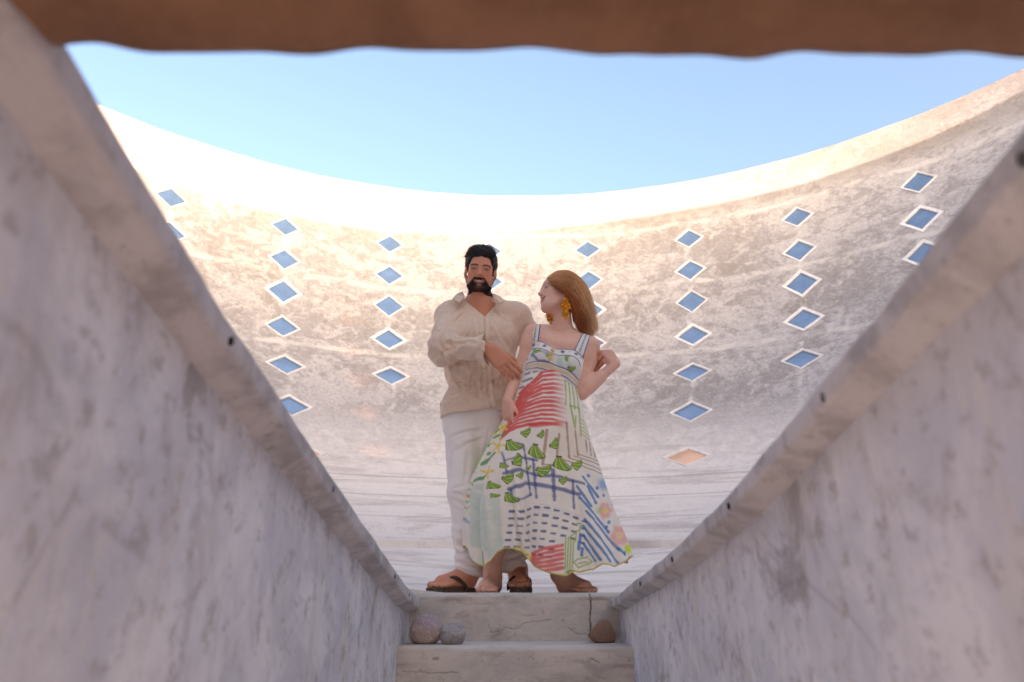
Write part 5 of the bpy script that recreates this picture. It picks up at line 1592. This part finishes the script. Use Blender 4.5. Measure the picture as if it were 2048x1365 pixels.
    P.blob(ZX(750), ZY(1205), 10, (0.10, 0.30, 0.06), 0.8, 0.6, 5)
    return P.C

# ------------------------------------------------------------------ skirt
SK_Y = [736, 775, 815, 850, 890, 930, 975, 1020, 1060, 1100, 1160]
SK_L = [1045, 1036, 1020, 1001, 975, 955, 940, 932, 929, 932, 938]
SK_R = [1150, 1154, 1162, 1172, 1183, 1197, 1210, 1224, 1240, 1256, 1272]
def build_skirt():
    na, nt_ = 720, 400
    a = np.arange(na) * 2 * math.pi / na
    # more columns on the side that is seen
    s = -np.cos(a); frontal = np.sin(a)                       # s: -1 left .. 1 right ; frontal>0 faces the stair
    hem_s = [-1, -.93, -.85, -.75, -.68, -.60, -.52, -.42, -.33, -.28, -.22, -.1, .02, .12, .2, .28, .36, .46, .55, .62, .72, .85, .93, 1]
    hem_y = [1096, 1118, 1131, 1133, 1130, 1115, 1109, 1108, 1112, 1120, 1134, 1145, 1153, 1158, 1152, 1155, 1151, 1146, 1133, 1131, 1134, 1130, 1128, 1112]
    top_y = 744 + 14 * s
    hem_front = np.interp(s, hem_s, hem_y); hem_back = 1118 + 10 * np.sin(s * 9)
    w = smooth01(frontal, -0.25, 0.15)
    hem = hem_front * w + hem_back * (1 - w)
    t = np.linspace(0, 1, nt_)
    Yd = top_y[:, None] + (hem - top_y)[:, None] * t[None]
    xl = np.interp(Yd, SK_Y, SK_L); xr = np.interp(Yd, SK_Y, SK_R)
    S = np.broadcast_to(s[:, None], Yd.shape)
    # folds grow towards the hem
    A = np.broadcast_to(a[:, None], Yd.shape); T = np.broadcast_to(t[None], Yd.shape)
    g = smooth01(T, 0.25, 1.0)
    f = 0.060 * np.sin(9 * A + 0.8 + 0.8 * T) + 0.044 * np.sin(15 * A + 2.0 - 1.2 * T) + 0.014 * np.sin(26 * A + 1.0)
    rid = lambda k, p: np.abs(np.sin(0.5 * (k * A + p + 0.5 * T))) - 0.64
    f = f * 0.6 + 0.15 * rid(9, 0.6) + 0.08 * rid(17, 1.9)
    f2 = 0.10 * np.exp(-((S + 0.34 + 0.10 * (1 - T)) / 0.03) ** 2) * (np.sin(A) > 0)          # the deep fold down the middle
    rad = 1 + g * (f - f2)
    xc = (xl + xr) / 2; hw = (xr - xl) / 2
    Xd = xc + hw * S
    cy = np.interp(T, [0, .15, .4, 1], [3.36, 3.365, 3.39, 3.43]) 
    ry = np.interp(T, [0, .1, .3, .6, 1], [0.099, 0.112, 0.150, 0.21, 0.27])
    # frame of the garment: width and height from its own axis
    fy = lambda y: 1420 * math.cos(PITCH) - (682.5 - y) * math.sin(PITCH)
    fz = lambda y: 1420 * math.sin(PITCH) + (682.5 - y) * math.cos(PITCH)
    k = cy / fy(Yd)
    Zw = fz(Yd) * k + CAMZ
    Xc = (xc - 1024) * k; Hw = hw * k
    X = Xc + Hw * S * (1 + 0.30 * (rad - 1))
    # the belly and hips round the front gently
    Yw = cy - ry * np.sin(A) * rad * np.where(np.sin(A) > 0, 1.0, 0.85)
    Zw = Zw + g * 0.010 * np.sin(7 * A + 1.0)
    V = np.stack([X, Yw, Zw], -1).reshape(-1, 3)
    lift = np.exp(-(((V[:, 0] - at(1000, 850, 3.3)[0]) / 0.05) ** 2 + ((V[:, 2] - at(1000, 858, 3.3)[2]) / 0.06) ** 2))
    V[:, 1] += folds(V, 211, (1.2, 1, 0.3), 7.0, 0.004) * (0.4 + 0.6 * g.ravel())
    col = skirt_print((Xd + g * f * 70 * np.cos(A - 1.2)).ravel(), (Yd + g * f * 25).ravel())
    edge = smooth01(T.ravel(), 0.990, 0.995)[:, None]
    col = col * (1 - edge) + np.array([0.62, 0.50, 0.10]) * edge
    o = mesh_np('skirt', V, grid_faces(na, nt_, True), M_dress, None, True, dict(Col=col))
    md = o.modifiers.new('thickness', 'SOLIDIFY'); md.thickness = 0.0015
    return o

def poly(pts, Y=3.27):
    return np.array([at(a, b, Y)[[0, 2]] for a, b in pts])

def build_dress():
    dress = empty('dress', (0, 0, 0), woman); dress.matrix_parent_inverse = Matrix.Translation(woman.location).inverted()
    J = wJ
    fd = Field([at(1030, 700, 3.3)[0], 3.17, at(1100, 800, 3.35)[2]], [at(1215, 700, 3.4)[0], 3.50, at(1100, 630, 3.4)[2]], 0.0030)
    torso_prims(fd, 0.006)
    neckl = poly([(1030, 684), (1058, 682), (1075, 680), (1089, 686), (1102, 696), (1110, 699.5), (1125, 698), (1138, 699), (1150, 700.5), (1165, 712), (1200, 716)])
    wb_lo = poly([(1030, 734), (1045, 737), (1074, 739), (1103, 746), (1132, 757), (1150, 768), (1180, 775)])
    s1 = poly([(1058, 686), (1077, 683), (1083, 630), (1069, 630)], 3.29); s2 = poly([(1148, 704), (1167, 714), (1186, 655), (1171, 652)], 3.30)
    def quad_sd(X, Z, Q):
        # signed distance like: negative inside the convex quad
        c = Q.mean(0); d = None
        for p, q in zip(Q, np.roll(Q, -1, 0)):
            n = np.array([q[1] - p[1], -(q[0] - p[0])]); n /= np.linalg.norm(n)
            if (c - p) @ n > 0: n = -n
            e = (X - p[0]) * n[0] + (Z - p[1]) * n[1]
            d = e if d is None else np.maximum(d, e)
        return d
    def region(X, Y, Z):
        top = np.interp(X.ravel(), neckl[:, 0], neckl[:, 1]).reshape(X.shape)
        back = np.where(Y > J['chest'][1] + 0.01, 0.02, 0.0)
        d = np.maximum(Z - top, np.interp(X.ravel(), wb_lo[:, 0], wb_lo[:, 1]).reshape(X.shape) - 0.01 - Z)
        d = np.minimum(d, np.minimum(quad_sd(X, Z, s1), quad_sd(X, Z, s2)))
        return d + 0 * Y
    fd.apply(region, fd.lo, fd.lo + fd.h * fd.n, 0, 'max')
    V, F = fd.mesh(); V = relax(V, F, 1, 0.4)
    N = normals(V, F)
    x, z = V[:, 0], V[:, 2]
    P = Paint(x * 1000, -z * 1000, (0.76, 0.72, 0.66))
    mm = lambda px, py, Y=3.27: (at(px, py, Y)[0] * 1000, -at(px, py, Y)[2] * 1000)
    pl = lambda pts, Y=3.27: [mm(a, b, Y) for a, b in pts]
    # body of the bodice: printed
    P.stroke(pl([(1064, 708), (1076, 724), (1096, 728)]), 12, (0.10, 0.14, 0.30), 0.8, 3, 3); P.stroke(pl([(1074, 704), (1096, 712)]), 8, (0.10, 0.14, 0.30), 0.6, 3, 3)
    P.stroke(pl([(1118, 720), (1120, 735)]), 26, (0.42, 0.62, 0.52), 0.6, 8, 4); P.stroke(pl([(1128, 716), (1138, 735)]), 20, (0.42, 0.62, 0.52), 0.4, 8, 4)
    for px, py, r, a in ((1070, 703, 20, 1.3), (1094, 716, 14, 0.7), (1133, 718, 17, 2.8), (1140, 742, 20, 0.8), (1050, 712, 12, 1.6)): P.banana(*mm(px, py), r, a)
    # waistband
    up = [(1046, 724), (1074, 725), (1103, 730), (1130, 740), (1152, 752), (1170, 758)]; dn = [(1043, 736), (1074, 737), (1103, 744), (1132, 755), (1150, 766), (1170, 772)]
    mid = [((a[0] + b[0]) / 2, (a[1] + b[1]) / 2) for a, b in zip(up, dn)]
    P.stroke(pl(mid), 32, (0.78, 0.73, 0.70), 1.0, 1); P.stroke(pl(mid), 15, (0.74, 0.55, 0.28), 0.75, 2, 6, 3)
    for l in (up, dn): P.stroke(pl(l), 5, (0.10, 0.05, 0.20), 0.9, 1)
    # white trim along the neckline
    tu = [(1052, 690), (1058, 683), (1066, 681), (1076, 681), (1089, 687), (1102, 697), (1110, 700), (1125, 699), (1138, 700), (1150, 702), (1160, 709), (1166, 718)]
    td = [(1049, 706), (1056, 696), (1064, 693), (1073, 696), (1081, 700), (1099, 710), (1112, 713), (1125, 713), (1138, 715), (1148, 718), (1156, 724), (1160, 733)]
    tm = [((a[0] + b[0]) / 2, (a[1] + b[1]) / 2) for a, b in zip(tu, td)]
    P.stroke(pl(tm), 36, (0.80, 0.76, 0.75), 1.0, 1)
    for l in (tu, td): P.stroke(pl(l), 4.5, (0.10, 0.05, 0.20), 0.9, 1)
    for px, py in ((1067, 686), (1089, 694), (1125, 705), (1152, 710)):
        cx, cy_ = mm(px, py)
        for q in range(4):
            a_ = q * math.pi / 4; P.stroke([(cx - 10 * math.cos(a_), cy_ - 10 * math.sin(a_)), (cx + 10 * math.cos(a_), cy_ + 10 * math.sin(a_))], 3.0, (0.02, 0.03, 0.05), 0.95, 0.8)
    for px, py in ((1077, 688), (1139, 706), (1159, 718), (1057, 691)): P.blob(*mm(px, py), 6, (0.80, 0.56, 0.22), 0.9)
    # straps
    for q, dotx in ((s1, None), (s2, None)):
        inside = quad_sd(x, z, q + 0) < 0.0
        inside &= z > (np.interp(x, neckl[:, 0], neckl[:, 1]) - 0.002)
        P.put(inside * 1.0, (0.80, 0.77, 0.76))
        d_edge = None
        a0, a1 = q[0] * 1000 * [1, -1], q[3] * 1000 * [1, -1]; b0, b1 = q[1] * 1000 * [1, -1], q[2] * 1000 * [1, -1]
        P.stroke([a0, a1], 9, (0.10, 0.05, 0.20), 0.9, 1); P.stroke([b0, b1], 9, (0.10, 0.05, 0.20), 0.9, 1)
        for k in np.linspace(0.08, 0.95, 14):
            c_ = (a0 * .5 + b0 * .5) * (1 - k) + (a1 * .5 + b1 * .5) * k; P.blob(c_[0], c_[1], 6.5, (0.03, 0.16, 0.10), 0.85, 0.4, 4)
    V = V + N * folds(V, 231, (1, 1, 1), 12, 0.0012)[:, None]
    bod = mesh_np('bodice', V, F, M_dress, None, True, dict(Col=P.C)); bod.parent = dress
    sk = build_skirt(); sk.parent = dress
    # the little blossom buttons
    for px, py in ((1107, 702), (1105, 713), (1102, 725)):
        xx, zz_ = at(px, py, 3.27)[[0, 2]]
        near = np.flatnonzero((np.abs(x - xx) < 0.008) & (np.abs(z - zz_) < 0.008) & (N[:, 1] < -0.2))
        p = V[near[V[near, 1].argmin()]] if len(near) else np.array([xx, 3.25, zz_])
        bm = bmesh.new()
        for q in range(5):
            a_ = q * 1.2566
            bmesh.ops.create_icosphere(bm, subdivisions=1, radius=0.0062, matrix=Matrix.Translation(Vector(p) + Vector((0.0065 * math.cos(a_), -0.002, 0.0065 * math.sin(a_)))))
        bmesh.ops.create_icosphere(bm, subdivisions=1, radius=0.005, matrix=Matrix.Translation(Vector(p) + Vector((0, -0.005, 0))))
        me = bpy.data.meshes.new('blossom_button'); bm.to_mesh(me); bm.free(); me.materials.append(M_blossom)
        b_ = link('blossom_button', me); b_.parent = dress
M_blossom = plain_material('pale_yellow_thread', (0.78, 0.58, 0.26), 0.8, 0.2)
build_dress()

# ------------------------------------------------------------------ long hair
def woman_hair():
    sc = 0.93
    fd = Field(WC - 0.18, WC + 0.18, 0.0036)
    g = lambda p: WC + WM @ (np.array(p, float) * sc)
    fd.ell(g((0, -0.022, 0.040)), np.array((0.082, 0.106, 0.088)) * sc, WM, 0.02)
    fd.ell(g((0, -0.060, -0.010)), np.array((0.066, 0.062, 0.085)) * sc, WM, 0.03)
    fd.ell(g((0, 0.112, 0.006)), np.array((0.064, 0.075, 0.074)) * sc, WM, 0.012, 'sub')
    for s in (-1, 1): fd.ell(g((s * 0.062, 0.068, -0.040)), np.array((0.050, 0.066, 0.078)) * sc, WM, 0.01, 'sub')
    for s in (-1, 1): fd.ell(g((s * 0.088, 0.006, -0.036)), np.array((0.028, 0.026, 0.040)) * sc, WM, 0.006, 'sub')
    V, F = fd.mesh(); V, F = biggest(V, F); N = normals(V, F); L = (V - WC) @ WM / sc
    V = V + N * (0.003 * vnoise(L * [1, 0.3, 1], 60, 3, 2))[:, None]
    n = vnoise(L * [1.0, 0.25, 1.0], 60, 9, 2)
    col = np.array([0.78, 0.42, 0.17])[None] * (1 + 0.35 * n[:, None])
    cap = mesh_np('hair', V, F, M_hair, woman, True, dict(Col=col))
    G = [  # guide locks: list of points, given where the photograph shows them
        [(1096, 557, 3.290), (1112, 545, 3.315), (1140, 546, 3.365), (1164, 566, 3.410), (1178, 605, 3.440), (1184, 640, 3.430), (1180, 668, 3.41)],
        [(1098, 560, 3.275), (1118, 553, 3.275), (1145, 560, 3.310), (1164, 585, 3.360), (1175, 618, 3.390), (1180, 645, 3.395), (1177, 668, 3.39)],
        [(1101, 564, 3.265), (1122, 566, 3.255), (1144, 577, 3.280), (1160, 600, 3.325), (1170, 628, 3.360), (1176, 650, 3.375), (1174, 668, 3.38)],
        [(1106, 570, 3.262), (1124, 577, 3.252), (1141, 588, 3.268), (1153, 610, 3.300), (1163, 634, 3.340), (1171, 655, 3.370), (1172, 668, 3.375)],
        [(1128, 586, 3.262), (1140, 592, 3.262), (1146, 606, 3.285), (1150, 622, 3.310), (1156, 640, 3.340), (1166, 658, 3.365), (1170, 668, 3.375)],
        [(1150, 585, 3.36), (1153, 600, 3.37), (1152, 618, 3.385), (1154, 634, 3.395), (1160, 648, 3.400), (1168, 660, 3.400), (1174, 668, 3.40)],
    ]
    Gp = np.array([spl([at(*p) for p in q], 16) for q in G])
    n = 4200
    u = rng.uniform(0, 1, n) * (len(G) - 1)
    i = np.minimum(u.astype(int), len(G) - 2); f = (u - i)[:, None, None]
    base = Gp[i] * (1 - f) + Gp[i + 1] * f
    t = np.linspace(0, 1, 16)[None, :, None]
    depth = rng.uniform(-1, 1, (n, 1, 1)) * np.array([0.3, 1.0, 0.2]) * 0.022 * (0.35 + t)
    wave = 0.006 * np.sin(t * rng.uniform(5, 11, (n, 1, 1)) + rng.uniform(0, 6, (n, 1, 1))) * t * rng.normal(0, 1, (n, 1, 3))
    jit = wave + rng.normal(0, 0.0042, (n, 1, 3)) * (0.4 + 1.6 * t) + np.cumsum(rng.normal(0, 0.0012, (n, 16, 3)), 1) * t
    nc = 70
    cid = rng.integers(0, nc, n)
    cl = rng.normal(0, 0.0075, (nc, 1, 3)) * (0.25 + t) + 0.010 * np.sin(t * rng.uniform(4, 8, (nc, 1, 1)) + rng.uniform(0, 6, (nc, 1, 1))) * t * rng.normal(0, 0.8, (nc, 1, 3))
    ucl = rng.uniform(0, 1, nc)
    paths = base + depth + jit * 0.8 + cl[cid]
    # uneven ends
    cut = rng.uniform(0.80, 1.02, n)
    tt = np.linspace(0, 1, 16)[None] * cut[:, None]
    idx = np.clip(tt * 15, 0, 14.999); i0 = idx.astype(int); fr = (idx - i0)[..., None]
    paths = np.take_along_axis(paths, i0[..., None].repeat(3, 2), 1) * (1 - fr) + np.take_along_axis(paths, np.minimum(i0 + 1, 15)[..., None].repeat(3, 2), 1) * fr
    rad = np.interp(np.linspace(0, 1, 16), [0, .1, .7, 1], [0.0007, 0.0010, 0.0009, 0.0003])
    Vs, Fs, own = tube_mesh(paths, np.broadcast_to(rad, (n, 16)), 3)
    top = 1 - u / (len(G) - 1)
    c0 = np.array([0.40, 0.105, 0.028]); c1 = np.array([1.0, 0.64, 0.33])
    mixv = np.clip((top - 0.30) * 1.7 + rng.normal(0.0, 0.22, n) + (ucl[cid] - 0.5) * 0.55, 0, 1)[:, None]  # upper strands coloured lighter, lower ones darker to stand for their shade
    sc_ = c0 * (1 - mixv) + c1 * mixv
    mesh_np('long_locks', Vs, Fs, M_hair, cap, True, dict(Col=sc_[own]))
    # loose wisps lifted by the wind
    wis = []
    for q in range(320):
        k = rng.integers(0, 3); b = Gp[k].copy() + rng.normal(0, 0.004, 3)
        b = b + np.linspace(0, 1, 16)[:, None] ** 1.5 * (rng.normal(0, 1, 3) * [0.018, 0.02, 0.012] + [0.010, 0, 0.004]); wis.append(b)
    for q in range(2): wis.append(spl([at(1098 + q, 566, 3.28), at(1086, 566 + q, 3.26), at(1080 - q, 572 + q, 3.25), at(1083, 584 + q, 3.25)], 16))
    for q in range(2): wis.append(spl([at(1160, 640, 3.33), at(1125, 648 + 2 * q, 3.27), at(1090, 640 + q, 3.28), at(1062 - 6 * q, 634 + 3 * q, 3.30)], 16))
    Vs, Fs, own = tube_mesh(wis, np.full((len(wis), 16), 0.00038), 3)
    mesh_np('wisps', Vs, Fs, M_hair, cap, True, dict(Col=np.tile(np.array([0.80, 0.52, 0.28]), (len(Vs), 1))))
woman_hair()

# ------------------------------------------------------------------ jewellery
def earring(top, h, seed):
    r_ = np.random.default_rng(seed)
    top = np.array(top)
    t = empty('earring', (0, 0, 0), woman); t.matrix_parent_inverse = Matrix.Translation(woman.location).inverted()
    bm = bmesh.new()
    def petal(c, d, ln, w):
        d = unit(d); s = unit(np.cross(d, r_.normal(0, 1, 3))); n = np.cross(d, s)
        rows = []
        for u, ww, b in ((0, 0.25, 0), (0.35, 0.9, 0.10), (0.7, 1.0, 0.05), (1.0, 0.3, -0.12)):
            rows.append([bm.verts.new(c + d * ln * u + s * w * ww * k + n * ln * (b + 0.10 * abs(k))) for k in (-1, 0, 1)])
        for a, b in zip(rows[:-1], rows[1:]):
            for k in (0, 1): bm.faces.new((a[k], a[k + 1], b[k + 1], b[k]))
    for cz, rr, n in ((0.12, 0.008, 8), (0.40, 0.016, 26), (0.62, 0.014, 20), (0.82, 0.006, 10)):
        c = top + np.array([0, 0, -h * cz])
        for q in range(n):
            d = r_.normal(0, 1, 3); d[2] -= 0.25; d = unit(d)
            petal(c + d * rr * 0.5, d, r_.uniform(0.013, 0.025), r_.uniform(0.0045, 0.0075))
    for q in range(4): petal(top + np.array([r_.normal(0, .004), r_.normal(0, .004), -h * 0.85]), np.array([r_.normal(0, .15), 0, -1]), 0.018, 0.004)
    me = bpy.data.meshes.new('petals'); bm.to_mesh(me); bm.free(); me.materials.append(M_yellow)
    o = link('petals', me); o.parent = t
    for cz, rr, off in ((0.06, 0.0085, 0), (0.45, 0.008, -0.014), (0.70, 0.008, -0.012)):
        bm = bmesh.new(); bmesh.ops.create_icosphere(bm, subdivisions=2, radius=rr, matrix=Matrix.Translation(top + np.array([0, off, -h * cz])))
        me = bpy.data.meshes.new('bead'); bm.to_mesh(me); bm.free(); me.materials.append(M_yellow)
        o = link('bead', me); o.parent = t
ear = WC + WM @ (np.array([0.0, 0, 0]))
earring(at(1130, 597, 3.250), 0.112, 3)
earring(at(1099, 619, 3.37), 0.075, 5)
nkl = spl([at(1100, 656, 3.30), at(1113, 660, 3.285), at(1121, 662, 3.283), at(1128, 660, 3.285), at(1142, 655, 3.31)], 24)
Vt, Ft, _ = tube_mesh([nkl], [np.full(24, 0.0009)], 5); mesh_np('necklace', Vt, Ft, M_gold, woman)

# ================================================================== stones on the second step
def stone(name, c, r, seed, mat, cut=None, rot=0.0):
    bm = bmesh.new(); bmesh.ops.create_icosphere(bm, subdivisions=5, radius=1.0)
    V = np.array([v.co[:] for v in bm.verts])
    D = V * (1 + 0.17 * vnoise(V, 1.3, seed, 2) + 0.05 * vnoise(V, 3.5, seed + 5, 2) + 0.02 * vnoise(V, 9, seed + 1, 3))[:, None] * np.array(r)
    if cut is not None:
        for nrm, off in cut:
            nrm = unit(nrm); e = D @ nrm - off; D = np.where((e > 0)[:, None], D - nrm * (e * 0.97)[:, None], D)
    D = D @ rotm((0, 0, 1), rot).T
    D[:, 2] = np.where(D[:, 2] < -0.80 * r[2], -0.80 * r[2] + (D[:, 2] + 0.80 * r[2]) * 0.12, D[:, 2])
    D[:, 2] -= D[:, 2].min()
    for v, p in zip(bm.verts, D): v.co = p
    me = bpy.data.meshes.new(name); bm.to_mesh(me); bm.free()
    o = link(name, me, mat); o.location = c
    return o
def stone_material(name, a, b, c_, sc):
    m = Mat(name); co = m.obj()
    n1 = m.noise(co, sc, 6, 0.7, 0.5); n2 = m.noise(co, 150, 4, 0.75); z = m.n('SeparateXYZ', Vector=co).outputs[2]
    c = m.mix(m.ramp(m.math('ADD', z, m.math('MULTIPLY', n1, 0.06)), 0.05, 0.11), a, b)
    c = m.mix(m.ramp(n2, 0.50, 0.66, 0, 0.7), c, c_)
    return m.finish(c, 0.85, m.math('ADD', n1, m.math('MULTIPLY', n2, 0.4)), 0.5, 0.006, 0.25)
M_st1 = stone_material('lilac_granite', (0.40, 0.30, 0.26), (0.34, 0.27, 0.30), (0.62, 0.55, 0.55), 18)
M_st2 = stone_material('grey_granite', (0.34, 0.31, 0.31), (0.29, 0.27, 0.28), (0.56, 0.53, 0.52), 18)
M_st3 = stone_material('brown_sandstone', (0.26, 0.155, 0.11), (0.31, 0.195, 0.145), (0.36, 0.25, 0.20), 14)
tag(stone('round_stone', (at(852, 1290, 2.96)[0], 2.965, -0.188), (0.066, 0.055, 0.056), 3, M_st1), 'larger round lilac speckled stone on the step by the wall', 'stone', 'stones on the step')
tag(stone('round_stone', (at(905, 1292, 2.94)[0], 2.945, -0.188), (0.050, 0.042, 0.041), 9, M_st2), 'smaller round grey speckled stone beside the larger lilac one', 'stone', 'stones on the step')
tag(stone('split_stone', (at(1204, 1287, 3.05)[0], 3.045, -0.188), (0.057, 0.060, 0.047), 15, M_st3, [((0.25, -1, 0.12), 0.030), ((-0.85, 0.15, 0.75), 0.034), ((0.9, 0, 0.45), 0.045)], 0.1), 'brown split stone with a flat broken face in the step corner', 'stone', 'stones on the step')
